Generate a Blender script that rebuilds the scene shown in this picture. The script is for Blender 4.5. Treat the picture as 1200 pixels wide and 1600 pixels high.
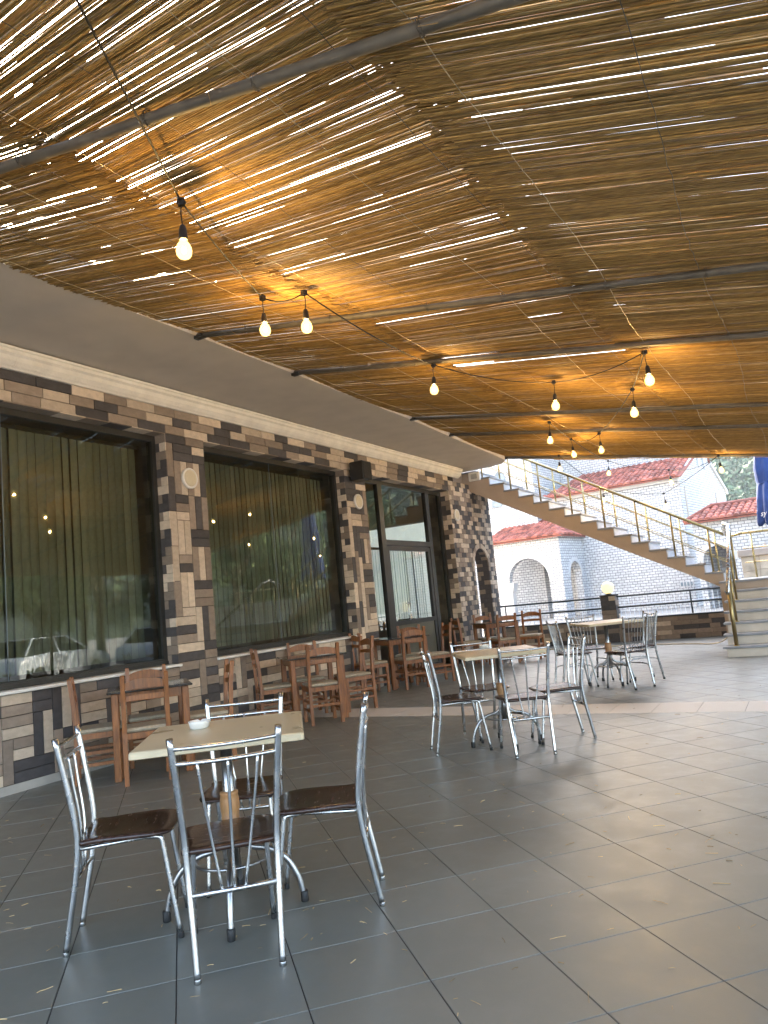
import bpy, bmesh, math, random
from mathutils import Vector, Matrix
random.seed(7)
R = math.radians
scene = bpy.context.scene
for o in list(bpy.data.objects):
    bpy.data.objects.remove(o)

# ------------------------------------------------------------------ camera, world, sun, exposure
cam_d = bpy.data.cameras.new('camera')
cam = bpy.data.objects.new('camera', cam_d)
scene.collection.objects.link(cam)
scene.camera = cam
yaw, pitch, roll = R(29.116), R(7.069), R(-5.567)
fw = Vector((-math.sin(yaw) * math.cos(pitch), math.cos(yaw) * math.cos(pitch), math.sin(pitch)))
rt = Vector((math.cos(yaw), math.sin(yaw), 0))
up = rt.cross(fw)
r2 = math.cos(roll) * rt + math.sin(roll) * up
u2 = -math.sin(roll) * rt + math.cos(roll) * up
m3 = Matrix((r2, u2, -fw)).transposed()
cam.matrix_world = Matrix.Translation((0, 0, 1.3)) @ m3.to_4x4()
cam_d.sensor_fit = 'VERTICAL'
cam_d.sensor_height = 24.0
cam_d.sensor_width = 18.0
cam_d.lens = 24.0 * 1157.67 / 1600.0
cam_d.clip_start = 0.05
cam_d.clip_end = 3000

SUN_EL = 24.0
SUN_DIR = Vector((-0.80, 0.60, 0)).normalized()          # where the sun stands (horizontal)
world = bpy.data.worlds.new('World')
scene.world = world
world.use_nodes = True
wn = world.node_tree.nodes
wl = world.node_tree.links
bg = wn['Background']
sky = wn.new('ShaderNodeTexSky')
sky.sky_type = 'NISHITA'
sky.sun_disc = False
sky.sun_elevation = R(SUN_EL)
sky.sun_rotation = math.atan2(SUN_DIR.x, SUN_DIR.y)
sky.air_density = 1.0
sky.dust_density = 4.5
sky.ozone_density = 0.6
wl.new(sky.outputs['Color'], bg.inputs['Color'])
bg.inputs['Strength'].default_value = 0.15
sun_d = bpy.data.lights.new('sun', 'SUN')
sun_d.energy = 3.0
sun_d.angle = R(1.0)
sun_d.color = (1.0, 0.93, 0.82)
sun = bpy.data.objects.new('sun', sun_d)
scene.collection.objects.link(sun)
sd = Vector((SUN_DIR.x * math.cos(R(SUN_EL)), SUN_DIR.y * math.cos(R(SUN_EL)), math.sin(R(SUN_EL))))
sun.rotation_euler = (-sd).to_track_quat('-Z', 'Y').to_euler()
sun.location = (-20, 20, 30)
scene.view_settings.view_transform = 'Standard'
scene.view_settings.look = 'None'
scene.view_settings.gamma = 1.0
scene.view_settings.use_curve_mapping = False
scene.view_settings.exposure = 3.6
BULB = 470.0
if scene.render.engine == 'CYCLES' or True:
    try:
        scene.cycles.max_bounces = 10
        scene.cycles.transparent_max_bounces = 16
        scene.cycles.sample_clamp_indirect = 6.0
    except Exception:
        pass

# ------------------------------------------------------------------ helpers
col = scene.collection


def tag(o, label=None, cat=None, group=None, kind=None):
    if label:
        o['label'] = label
    if cat:
        o['category'] = cat
    if group:
        o['group'] = group
    if kind:
        o['kind'] = kind
    return o


def empty(name, loc=(0, 0, 0), rz=0.0):
    o = bpy.data.objects.new(name, None)
    o.empty_display_size = 0.1
    col.objects.link(o)
    o.location = loc
    o.rotation_euler = (0, 0, rz)
    return o


def setmat(o, m):
    o.data.materials.append(m)


def link(name, me, mat, parent=None, world_coords=False):
    o = bpy.data.objects.new(name, me)
    if mat is not None and len(me.materials) == 0:
        me.materials.append(mat)
    col.objects.link(o)
    if parent is not None:
        o.parent = parent
        if world_coords:
            # nearest top-level ancestor sits at its own place: keep the vertices in world space
            p = parent
            off = Vector((0, 0, 0))
            while p is not None:
                off -= p.location
                p = p.parent
            o.location = off
    return o


def catmull(pts, n=6):
    pts = [Vector(p) for p in pts]
    if len(pts) < 3:
        return pts
    out = []
    P = [pts[0] * 2 - pts[1]] + pts + [pts[-1] * 2 - pts[-2]]
    for i in range(1, len(P) - 2):
        a, b, c, d = P[i - 1], P[i], P[i + 1], P[i + 2]
        for k in range(n):
            t = k / n
            out.append(0.5 * ((2 * b) + (c - a) * t + (2 * a - 5 * b + 4 * c - d) * t * t + (3 * b - a - 3 * c + d) * t ** 3))
    out.append(pts[-1])
    return out


class MB:
    def __init__(s):
        s.v = []
        s.f = []
        s.sm = []
        s.tint = []

    def add(s, vs, fs, smooth=False, tint=None):
        b = len(s.v)
        s.v += [tuple(v) for v in vs]
        s.f += [tuple(i + b for i in f) for f in fs]
        s.sm += [smooth] * len(fs)
        s.tint += [0.5 if tint is None else tint] * len(vs)

    def box(s, x0, x1, y0, y1, z0, z1, M=None, tint=None):
        vs = [Vector((x, y, z)) for z in (z0, z1) for y in (y0, y1) for x in (x0, x1)]
        if M is not None:
            vs = [M @ v for v in vs]
        s.add(vs, [(0, 2, 3, 1), (4, 5, 7, 6), (0, 1, 5, 4), (2, 6, 7, 3), (0, 4, 6, 2), (1, 3, 7, 5)], tint=tint)

    def bbox(s, x0, x1, y0, y1, z0, z1, b=0.004, M=None, tint=None):
        """box with chamfered edges (top, bottom and vertical edges)"""
        b = min(b, (x1 - x0) * .45, (y1 - y0) * .45, (z1 - z0) * .45)
        rings = []
        for z, i in ((z0, b), (z0 + b, 0), (z1 - b, 0), (z1, b)):
            X0, X1, Y0, Y1 = x0 + i, x1 - i, y0 + i, y1 - i
            c = b * .9 if i == 0 else b * .5
            rings.append([(X0 + c, Y0, z), (X1 - c, Y0, z), (X1, Y0 + c, z), (X1, Y1 - c, z), (X1 - c, Y1, z), (X0 + c, Y1, z), (X0, Y1 - c, z), (X0, Y0 + c, z)])
        vs = [Vector(p) for r in rings for p in r]
        if M is not None:
            vs = [M @ v for v in vs]
        fs = [tuple(range(7, -1, -1)), tuple(range(24, 32))]
        for k in range(3):
            for i in range(8):
                j = (i + 1) % 8
                fs.append((k * 8 + i, k * 8 + j, k * 8 + 8 + j, k * 8 + 8 + i))
        s.add(vs, fs, tint=tint)

    def tube(s, pts, r, n=8, caps=True, smooth=True, tint=None, up=None):
        pts = [Vector(p) for p in pts]
        rs = r if isinstance(r, (list, tuple)) else [r] * len(pts)
        vs = []
        prev = None
        for i, p in enumerate(pts):
            d = (pts[min(i + 1, len(pts) - 1)] - pts[max(i - 1, 0)])
            if d.length < 1e-9:
                d = Vector((0, 0, 1))
            d.normalize()
            if prev is None:
                a = Vector((0, 0, 1)) if abs(d.z) < .9 else Vector((1, 0, 0))
                if up is not None:
                    a = Vector(up)
                x = d.cross(a).normalized()
            else:
                x = (prev - d * prev.dot(d))
                if x.length < 1e-6:
                    x = d.orthogonal()
                x.normalize()
            prev = x
            y = d.cross(x)
            for k in range(n):
                t = 2 * math.pi * k / n
                vs.append(p + (x * math.cos(t) + y * math.sin(t)) * rs[i])
        fs = []
        for i in range(len(pts) - 1):
            for k in range(n):
                j = (k + 1) % n
                fs.append((i * n + k, i * n + j, (i + 1) * n + j, (i + 1) * n + k))
        s.add(vs, fs, smooth, tint)
        if caps:
            b = len(s.v) - len(vs)
            s.f += [tuple(b + k for k in range(n - 1, -1, -1)), tuple(b + (len(pts) - 1) * n + k for k in range(n))]
            s.sm += [False, False]

    def bar(s, a, b, w, h, up=(0, 0, 1), tint=None):
        a, b = Vector(a), Vector(b)
        d = (b - a)
        L = d.length
        d.normalize()
        x = d.cross(Vector(up)).normalized()
        z = x.cross(d)
        vs = []
        for p in (a, b):
            for (i, j) in ((-1, -1), (1, -1), (1, 1), (-1, 1)):
                vs.append(p + x * (i * w / 2) + z * (j * h / 2))
        s.add(vs, [(3, 2, 1, 0), (4, 5, 6, 7), (0, 1, 5, 4), (1, 2, 6, 5), (2, 3, 7, 6), (3, 0, 4, 7)], tint=tint)

    def lathe(s, prof, c=(0, 0, 0), n=20, smooth=True, tint=None, cap=True):
        vs = []
        c = Vector(c)
        for r, z in prof:
            for k in range(n):
                t = 2 * math.pi * k / n
                vs.append(c + Vector((r * math.cos(t), r * math.sin(t), z)))
        fs = []
        for i in range(len(prof) - 1):
            for k in range(n):
                j = (k + 1) % n
                fs.append((i * n + k, i * n + j, (i + 1) * n + j, (i + 1) * n + k))
        s.add(vs, fs, smooth, tint)
        if cap:
            b = len(s.v) - len(vs)
            s.f += [tuple(b + k for k in range(n - 1, -1, -1)), tuple(b + (len(prof) - 1) * n + k for k in range(n))]
            s.sm += [False, False]

    def prism(s, poly, axis, a, b, tint=None):
        """extrude a 2D polygon along an axis. axis 'x': poly=(y,z); 'y': (x,z); 'z': (x,y)"""
        n = len(poly)
        vs = []
        for t in (a, b):
            for p, q in poly:
                vs.append({'x': (t, p, q), 'y': (p, t, q), 'z': (p, q, t)}[axis])
        fs = [tuple(range(n - 1, -1, -1)), tuple(range(n, 2 * n))]
        for i in range(n):
            j = (i + 1) % n
            fs.append((i, j, n + j, n + i))
        s.add(vs, fs, tint=tint)

    def sphere(s, c, r, nu=16, nv=10, sz=1.0, tint=None):
        prof = []
        for i in range(nv + 1):
            t = math.pi * i / nv
            prof.append((max(r * math.sin(t), r * .01), -r * sz * math.cos(t)))
        s.lathe(prof, c, nu, True, tint)

    def mesh(s, name, recalc=True):
        me = bpy.data.meshes.new(name)
        me.from_pydata(s.v, [], s.f)
        me.polygons.foreach_set('use_smooth', s.sm)
        at = me.attributes.new('tint', 'FLOAT', 'POINT')
        at.data.foreach_set('value', s.tint)
        if recalc:
            bm = bmesh.new()
            bm.from_mesh(me)
            bmesh.ops.recalc_face_normals(bm, faces=bm.faces)
            bm.to_mesh(me)
            bm.free()
        me.update()
        return me

    def build(s, name, mat, parent=None, wc=False, recalc=True):
        return link(name, s.mesh(name, recalc), mat, parent, wc)


def copy_tree(o, parent=None):
    c = o.copy()
    col.objects.link(c)
    c.parent = parent
    for ch in o.children:
        copy_tree(ch, c)
    return c


def copy_thing(root, loc, rz, label):
    c = copy_tree(root)
    c.location = loc
    c.rotation_euler = (0, 0, rz)
    c['label'] = label
    return c


# ------------------------------------------------------------------ materials
MATS = {}


def nodes_of(name):
    m = bpy.data.materials.new(name)
    m.use_nodes = True
    nt = m.node_tree
    b = nt.nodes['Principled BSDF']
    return m, nt, nt.nodes, nt.links, b


def pmat(name, c, rough=.6, metal=0.0, var=.15, scale=6.0, bump=0.0, bscale=60.0, c2=None, stretch=(1, 1, 1), tint=0.0, rvar=0.0, spec=None, coat=0.0, objrand=0.0, detail=4.0):
    m, nt, N, L, b = nodes_of(name)
    tc = N.new('ShaderNodeTexCoord')
    mp = N.new('ShaderNodeMapping')
    mp.inputs['Scale'].default_value = stretch
    L.new(tc.outputs['Object'], mp.inputs['Vector'])
    nz = N.new('ShaderNodeTexNoise')
    nz.inputs['Scale'].default_value = scale
    nz.inputs['Detail'].default_value = detail
    L.new(mp.outputs[0], nz.inputs['Vector'])
    mix = N.new('ShaderNodeMix')
    mix.data_type = 'RGBA'
    ca = [x * (1 - var) for x in c]
    cb = list(c2) if c2 else [min(1, x * (1 + var)) for x in c]
    mix.inputs['A'].default_value = (*ca, 1)
    mix.inputs['B'].default_value = (*cb, 1)
    rmp = N.new('ShaderNodeMapRange')
    rmp.inputs['From Min'].default_value = .3
    rmp.inputs['From Max'].default_value = .7
    L.new(nz.outputs['Fac'], rmp.inputs['Value'])
    L.new(rmp.outputs[0], mix.inputs['Factor'])
    out = mix.outputs['Result']
    if tint or objrand:
        if tint:
            a = N.new('ShaderNodeAttribute')
            a.attribute_name = 'tint'
            src = a.outputs['Fac']
            amt = tint
        else:
            a = N.new('ShaderNodeObjectInfo')
            src = a.outputs['Random']
            amt = objrand
        mr = N.new('ShaderNodeMapRange')
        mr.inputs['To Min'].default_value = 1 - amt
        mr.inputs['To Max'].default_value = 1 + amt
        L.new(src, mr.inputs['Value'])
        hs = N.new('ShaderNodeHueSaturation')
        L.new(mr.outputs[0], hs.inputs['Value'])
        L.new(out, hs.inputs['Color'])
        out = hs.outputs['Color']
    L.new(out, b.inputs['Base Color'])
    b.inputs['Roughness'].default_value = rough
    b.inputs['Metallic'].default_value = metal
    if spec is not None:
        b.inputs['Specular IOR Level'].default_value = spec
    if coat:
        b.inputs['Coat Weight'].default_value = coat
        b.inputs['Coat Roughness'].default_value = .12
    if rvar:
        rr = N.new('ShaderNodeMapRange')
        rr.inputs['From Min'].default_value = .3
        rr.inputs['From Max'].default_value = .7
        rr.inputs['To Min'].default_value = max(.02, rough - rvar)
        rr.inputs['To Max'].default_value = min(1, rough + rvar)
        L.new(nz.outputs['Fac'], rr.inputs['Value'])
        L.new(rr.outputs[0], b.inputs['Roughness'])
    if bump:
        n2 = N.new('ShaderNodeTexNoise')
        n2.inputs['Scale'].default_value = bscale
        n2.inputs['Detail'].default_value = 5
        L.new(mp.outputs[0], n2.inputs['Vector'])
        bp = N.new('ShaderNodeBump')
        bp.inputs['Strength'].default_value = bump
        bp.inputs['Distance'].default_value = .01
        L.new(n2.outputs['Fac'], bp.inputs['Height'])
        L.new(bp.outputs[0], b.inputs['Normal'])
    MATS[name] = m
    return m


M_brick = [pmat('brick_beige', (.54, .445, .345), .8, var=.12, scale=14, bump=.3, bscale=35, objrand=.16, stretch=(1, 1, 1.6)),
           pmat('brick_brown', (.265, .21, .165), .8, var=.12, scale=14, bump=.3, bscale=35, objrand=.18, stretch=(1, 1, 1.6)),
           pmat('brick_charcoal', (.070, .064, .065), .75, var=.15, scale=14, bump=.3, bscale=35, objrand=.2, stretch=(1, 1, 1.6))]
M_mortar = pmat('wall_mortar', (.035, .03, .027), .9, var=.2, scale=20)
M_plaster = pmat('soffit_plaster', (.55, .49, .415), .9, var=.06, scale=3, bump=.25, bscale=160)
M_cornice = pmat('cornice_plaster', (.80, .76, .67), .8, var=.08, scale=6, bump=.5, bscale=40)
M_plinth = pmat('plinth_stone', (.40, .38, .34), .6, var=.1)
M_white = pmat('white_marble_sill', (.74, .72, .68), .35, var=.06)
M_dframe = pmat('dark_aluminium', (.045, .045, .043), .42, metal=.5, var=.1)
M_blind = pmat('blind_fabric', (.30, .305, .245), .85, var=.08, scale=20, objrand=.24)
M_room = pmat('room_wall', (.16, .14, .11), .9, var=.1)
M_reed = pmat('reed', (.37, .20, .046), .55, var=.35, scale=9, stretch=(.6, 8, 8), tint=.40, bump=.25, bscale=40, c2=(.46, .275, .075))
M_pipe = pmat('galvanised_pipe', (.15, .128, .095), .6, metal=.2, var=.25, scale=9, rvar=.1, bump=.1)
M_wire = pmat('tie_wire', (.15, .13, .10), .5, metal=.7, var=.2)
M_wireb = pmat('bright_tie_wire', (.52, .44, .28), .4, metal=.6, var=.2)
M_steel = pmat('steel_tube', (.56, .56, .55), .24, metal=1.0, var=.1, scale=12, rvar=.08)
M_steel_d = pmat('steel_tube_dull', (.40, .40, .40), .3, metal=1.0, var=.1, scale=12, rvar=.08)
M_seat = pmat('lacquered_brown_wood', (.036, .016, .010), .22, var=.35, scale=9, stretch=(1, 6, 1), spec=.5, rvar=.07)
M_rubber = pmat('black_rubber', (.012, .012, .012), .6)
M_topcream = pmat('cream_table_top', (.50, .41, .26), .32, var=.10, scale=5, c2=(.58, .49, .33), rvar=.06, detail=8)
M_barrel = pmat('turned_wood', (.36, .18, .07), .4, var=.25, scale=10, stretch=(4, 4, 1))
M_wood = pmat('varnished_pine', (.20, .066, .013), .42, var=.35, scale=7, stretch=(7, 7, 1), c2=(.30, .108, .024), coat=.08, objrand=.12)
M_cush = pmat('seat_fabric', (.36, .30, .215), .9, var=.16, scale=40, bump=.2, bscale=200)
M_glasstop = pmat('dark_table_top', (.03, .025, .02), .09, var=.1, spec=.6)
M_ash = pmat('white_ceramic', (.72, .70, .64), .25, var=.05)
M_gold = pmat('gold_steel', (.46, .36, .17), .28, metal=1.0, var=.1, scale=8, rvar=.06)
M_dgold = pmat('old_gold_steel', (.34, .26, .12), .33, metal=1.0, var=.15, scale=8, rvar=.06)
M_stairside = pmat('stair_paint', (.43, .345, .275), .85, var=.06, scale=4, bump=.1)
M_marble = pmat('grey_white_marble', (.52, .56, .63), .35, var=.12, scale=5, stretch=(1, 1, 4), detail=8)
M_tread = pmat('grey_marble_tread', (.24, .25, .27), .4, var=.2, scale=6, detail=8)
M_black = pmat('black_plastic', (.012, .012, .012), .5)
M_cable = pmat('black_cable', (.010, .010, .010), .6)
M_cream = pmat('cream_plastic', (.62, .55, .40), .5, var=.05)
M_whitep = pmat('white_plastic', (.72, .70, .66), .5, var=.05)
M_railgrey = pmat('dark_painted_rail', (.02, .028, .03), .5, metal=0.0)
M_wmesh = pmat('white_fence_wire', (.55, .60, .66), .5)
M_litter = pmat('straw', (.46, .33, .16), .7, var=.3, scale=30, tint=.6)
M_blue = pmat('blue_canvas', (.010, .034, .14), .8, var=.2, scale=6, bump=.15, bscale=90)
M_asphalt = pmat('pale_paving', (.29, .275, .25), .9, var=.15, scale=1.5, bump=.3)
M_hill = pmat('hill_ground', (.07, .09, .04), .95, var=.3, scale=.05)
M_leaf = pmat('tree_leaf', (.05, .085, .028), .6, var=.3, scale=2, tint=.5)
M_hleaf = pmat('hill_leaf', (.065, .10, .048), .8, var=.3, scale=.08, tint=.5)
M_bark = pmat('bark', (.10, .075, .055), .9, var=.3, scale=10, bump=.5, stretch=(1, 1, .3))
M_rooft = pmat('clay_roof_tile', (.40, .115, .072), .85, var=.25, scale=2.5, tint=.45, bump=.2, c2=(.33, .13, .10))
M_trim = pmat('church_trim', (.52, .51, .50), .8, var=.05)
M_cglass = pmat('church_window', (.20, .24, .27), .2, var=.2)
M_door = pmat('dark_wood_door', (.05, .028, .022), .5, var=.3)
M_flag = pmat('flagstone', (.46, .40, .31), .8, var=.25, scale=4, objrand=.15, bump=.3)
M_conc = pmat('concrete', (.40, .34, .28), .85, var=.1, bump=.2)
M_car = pmat('car_paint', (.55, .58, .62), .25, var=.02, coat=.8)
M_carglass = pmat('car_glass', (.02, .025, .03), .05, var=.02)
M_tyre = pmat('tyre', (.015, .015, .015), .8)


def band_mat():
    m, nt, N, L, b = nodes_of('ribbed_band_tile')
    tc = N.new('ShaderNodeTexCoord')
    mp = N.new('ShaderNodeMapping')
    mp.inputs['Rotation'].default_value = (0, 0, R(52))
    L.new(tc.outputs['Object'], mp.inputs['Vector'])
    w = N.new('ShaderNodeTexWave')
    w.inputs['Scale'].default_value = 9
    w.inputs['Distortion'].default_value = 1.5
    L.new(mp.outputs[0], w.inputs['Vector'])
    mix = N.new('ShaderNodeMix')
    mix.data_type = 'RGBA'
    mix.inputs['A'].default_value = (.44, .41, .37, 1)
    mix.inputs['B'].default_value = (.56, .52, .47, 1)
    L.new(w.outputs['Fac'], mix.inputs['Factor'])
    L.new(mix.outputs['Result'], b.inputs['Base Color'])
    b.inputs['Roughness'].default_value = .5
    bp = N.new('ShaderNodeBump')
    bp.inputs['Strength'].default_value = .3
    bp.inputs['Distance'].default_value = .004
    L.new(w.outputs['Fac'], bp.inputs['Height'])
    L.new(bp.outputs[0], b.inputs['Normal'])
    return m


def floor_mat():
    m, nt, N, L, b = nodes_of('grey_porcelain_tile')
    tc = N.new('ShaderNodeTexCoord')
    n1 = N.new('ShaderNodeTexNoise')
    n1.inputs['Scale'].default_value = 1.1
    n1.inputs['Detail'].default_value = 6
    L.new(tc.outputs['Object'], n1.inputs['Vector'])
    n2 = N.new('ShaderNodeTexNoise')
    n2.inputs['Scale'].default_value = 140
    n2.inputs['Detail'].default_value = 2
    L.new(tc.outputs['Object'], n2.inputs['Vector'])
    mp = N.new('ShaderNodeMapping')
    mp.inputs['Rotation'].default_value = (0, 0, R(-45))
    mp.inputs['Location'].default_value = (-1.18 / .428 * 0, 0, 0)
    L.new(tc.outputs['Object'], mp.inputs['Vector'])
    at = N.new('ShaderNodeAttribute')
    at.attribute_name = 'tint'
    mix = N.new('ShaderNodeMix')
    mix.data_type = 'RGBA'
    mix.inputs['A'].default_value = (.118, .122, .106, 1)
    mix.inputs['B'].default_value = (.170, .176, .155, 1)
    ad = N.new('ShaderNodeMath')
    ad.operation = 'MULTIPLY_ADD'
    ad.inputs[1].default_value = .35
    L.new(at.outputs['Fac'], ad.inputs[0])
    L.new(n1.outputs['Fac'], ad.inputs[2])
    sub = N.new('ShaderNodeMath')
    sub.operation = 'SUBTRACT'
    sub.inputs[1].default_value = .17
    L.new(ad.outputs[0], sub.inputs[0])
    L.new(sub.outputs[0], mix.inputs['Factor'])
    n3 = N.new('ShaderNodeTexNoise')
    n3.inputs['Scale'].default_value = 5.5
    n3.inputs['Detail'].default_value = 8
    n3.inputs['Roughness'].default_value = .7
    L.new(tc.outputs['Object'], n3.inputs['Vector'])
    d3 = N.new('ShaderNodeMapRange')
    d3.inputs['From Min'].default_value = .52
    d3.inputs['From Max'].default_value = .75
    d3.inputs['To Max'].default_value = .35
    L.new(n3.outputs['Fac'], d3.inputs['Value'])
    dm = N.new('ShaderNodeMix')
    dm.data_type = 'RGBA'
    dm.inputs['B'].default_value = (.23, .215, .185, 1)
    L.new(d3.outputs[0], dm.inputs['Factor'])
    L.new(mix.outputs['Result'], dm.inputs['A'])
    L.new(dm.outputs['Result'], b.inputs['Base Color'])
    rr = N.new('ShaderNodeMapRange')
    rr.inputs['From Min'].default_value = .3
    rr.inputs['From Max'].default_value = .7
    rr.inputs['To Min'].default_value = .31
    rr.inputs['To Max'].default_value = .46
    L.new(n3.outputs['Fac'], rr.inputs['Value'])
    L.new(rr.outputs[0], b.inputs['Roughness'])
    bp = N.new('ShaderNodeBump')
    bp.inputs['Strength'].default_value = .06
    bp.inputs['Distance'].default_value = .002
    L.new(n2.outputs['Fac'], bp.inputs['Height'])
    L.new(bp.outputs[0], b.inputs['Normal'])
    return m


def glass_mat():
    m, nt, N, L, b = nodes_of('tinted_window_glass')
    N.remove(b)
    out = N['Material Output']
    tr = N.new('ShaderNodeBsdfTransparent')
    tr.inputs['Color'].default_value = (.62, .66, .57, 1)
    gl = N.new('ShaderNodeBsdfGlossy')
    gl.inputs['Roughness'].default_value = .004
    gl.inputs['Color'].default_value = (.92, .97, .95, 1)
    fr = N.new('ShaderNodeFresnel')
    fr.inputs['IOR'].default_value = 1.7
    mx = N.new('ShaderNodeMixShader')
    L.new(fr.outputs[0], mx.inputs[0])
    L.new(tr.outputs[0], mx.inputs[1])
    L.new(gl.outputs[0], mx.inputs[2])
    L.new(mx.outputs[0], out.inputs['Surface'])
    return m


def emit_mat(name, c, s):
    m, nt, N, L, b = nodes_of(name)
    b.inputs['Base Color'].default_value = (*[min(1, x) for x in c], 1)
    b.inputs['Emission Color'].default_value = (*c, 1)
    b.inputs['Emission Strength'].default_value = s
    return m


def church_mat():
    m, nt, N, L, b = nodes_of('white_stone_blocks')
    tc = N.new('ShaderNodeTexCoord')
    so = N.new('ShaderNodeSeparateXYZ')
    L.new(tc.outputs['Object'], so.inputs[0])
    sn = N.new('ShaderNodeSeparateXYZ')
    L.new(tc.outputs['Normal'], sn.inputs[0])
    ax = N.new('ShaderNodeMath')
    ax.operation = 'ABSOLUTE'
    L.new(sn.outputs[0], ax.inputs[0])
    gt = N.new('ShaderNodeMath')
    gt.operation = 'GREATER_THAN'
    gt.inputs[1].default_value = .7
    L.new(ax.outputs[0], gt.inputs[0])
    mx = N.new('ShaderNodeMix')
    L.new(gt.outputs[0], mx.inputs['Factor'])
    L.new(so.outputs[0], mx.inputs['A'])
    L.new(so.outputs[1], mx.inputs['B'])
    cb = N.new('ShaderNodeCombineXYZ')
    L.new(mx.outputs['Result'], cb.inputs[0])
    L.new(so.outputs[2], cb.inputs[1])
    nd = N.new('ShaderNodeTexNoise')
    nd.inputs['Scale'].default_value = 3
    L.new(tc.outputs['Object'], nd.inputs['Vector'])
    mad = N.new('ShaderNodeVectorMath')
    mad.operation = 'MULTIPLY_ADD'
    mad.inputs[1].default_value = (.03, .03, .03)
    L.new(nd.outputs['Color'], mad.inputs[0])
    L.new(cb.outputs[0], mad.inputs[2])
    br = N.new('ShaderNodeTexBrick')
    br.inputs['Scale'].default_value = 1.0
    br.inputs['Brick Width'].default_value = .25
    br.inputs['Row Height'].default_value = .125
    br.inputs['Mortar Size'].default_value = .013
    br.inputs['Mortar Smooth'].default_value = .4
    br.inputs['Color1'].default_value = (.60, .595, .59, 1)
    br.inputs['Color2'].default_value = (.49, .485, .48, 1)
    br.inputs['Mortar'].default_value = (.14, .14, .145, 1)
    L.new(mad.outputs[0], br.inputs['Vector'])
    n2 = N.new('ShaderNodeTexNoise')
    n2.inputs['Scale'].default_value = 11
    n2.inputs['Detail'].default_value = 5
    L.new(tc.outputs['Object'], n2.inputs['Vector'])
    mr = N.new('ShaderNodeMapRange')
    mr.inputs['From Min'].default_value = .3
    mr.inputs['From Max'].default_value = .7
    mr.inputs['To Min'].default_value = .78
    mr.inputs['To Max'].default_value = 1.1
    L.new(n2.outputs['Fac'], mr.inputs['Value'])
    hs = N.new('ShaderNodeHueSaturation')
    L.new(br.outputs['Color'], hs.inputs['Color'])
    L.new(mr.outputs[0], hs.inputs['Value'])
    L.new(hs.outputs[0], b.inputs['Base Color'])
    b.inputs['Roughness'].default_value = .9
    bp = N.new('ShaderNodeBump')
    bp.inputs['Strength'].default_value = .7
    bp.inputs['Distance'].default_value = .02
    inv = N.new('ShaderNodeMath')
    inv.operation = 'MULTIPLY_ADD'
    inv.inputs[1].default_value = -1.0
    L.new(br.outputs['Fac'], inv.inputs[0])
    L.new(n2.outputs['Fac'], inv.inputs[2])
    L.new(inv.outputs[0], bp.inputs['Height'])
    L.new(bp.outputs[0], b.inputs['Normal'])
    return m


M_band = band_mat()
M_tile = floor_mat()
M_glass = glass_mat()
M_bulb = emit_mat('lit_filament', (1.0, .62, .20), BULB)


def envelope_mat():
    m, nt, N, L, b = nodes_of('bulb_glass')
    N.remove(b)
    out = N['Material Output']
    tr = N.new('ShaderNodeBsdfTransparent')
    em = N.new('ShaderNodeEmission')
    em.inputs['Color'].default_value = (1.0, .62, .17, 1)
    em.inputs['Strength'].default_value = .62
    mx = N.new('ShaderNodeMixShader')
    mx.inputs[0].default_value = .45
    L.new(tr.outputs[0], mx.inputs[1])
    L.new(em.outputs[0], mx.inputs[2])
    L.new(mx.outputs[0], out.inputs['Surface'])
    return m


M_env = envelope_mat()
M_globe = emit_mat('lit_globe', (1.0, .80, .36), .15)
M_globe.node_tree.nodes['Principled BSDF'].inputs['Base Color'].default_value = (.40, .33, .16, 1)
M_church = church_mat()
M_grout = pmat('dark_grout', (.035, .033, .03), .9)

# ------------------------------------------------------------------ ground and floor
WX = -6.17            # face of the restaurant wall
mb = MB()
mb.add([(-400, -400, -.16), (400, -400, -.16), (400, 600, -.16), (-400, 600, -.16)], [(0, 1, 2, 3)])
tag(mb.build('street_ground', M_asphalt), kind='structure')

mb = MB()
mb.box(-6.6, 3.4, -4.0, 17.0, -1.0, -.0028)
floor = tag(mb.build('terrace_floor', M_grout), kind='structure')


def clip(poly, nx, ny, d):
    out = []
    for i in range(len(poly)):
        a, b = poly[i], poly[(i + 1) % len(poly)]
        da, db = a[0] * nx + a[1] * ny - d, b[0] * nx + b[1] * ny - d
        if da <= 0:
            out.append(a)
        if (da < 0 < db) or (db < 0 < da):
            t = da / (da - db)
            out.append((a[0] + (b[0] - a[0]) * t, a[1] + (b[1] - a[1]) * t))
    return out


def area(p):
    return abs(sum(p[i][0] * p[(i + 1) % len(p)][1] - p[(i + 1) % len(p)][0] * p[i][1] for i in range(len(p)))) / 2


PA, PB, G = .4255, .432, .0022
S2 = math.sqrt(.5)
BY0, BY1 = 7.69, 8.30
tiles = []
for i in range(-26, 34):
    for j in range(-30, 46):
        a0, a1 = 1.18 + PA * i + G, 1.18 + PA * (i + 1) - G
        b0, b1 = 2.204 + PB * j + G, 2.204 + PB * (j + 1) - G
        q = [((a - b) * S2, (a + b) * S2) for a, b in ((a0, b0), (a1, b0), (a1, b1), (a0, b1))]
        for part in (0, 1):
            p = clip(q, 0, 1, BY0 - .003) if part == 0 else clip(q, 0, -1, -(BY1 + .003))
            if len(p) < 3:
                continue
            p = clip(p, -1, 0, 6.155)
            p = clip(p, 1, 0, 3.38) if len(p) > 2 else p
            p = clip(p, 0, 1, 16.6) if len(p) > 2 else p
            p = clip(p, 0, -1, 3.0) if len(p) > 2 else p
            if len(p) > 2 and area(p) > .0006:
                tiles.append(p)


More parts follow.
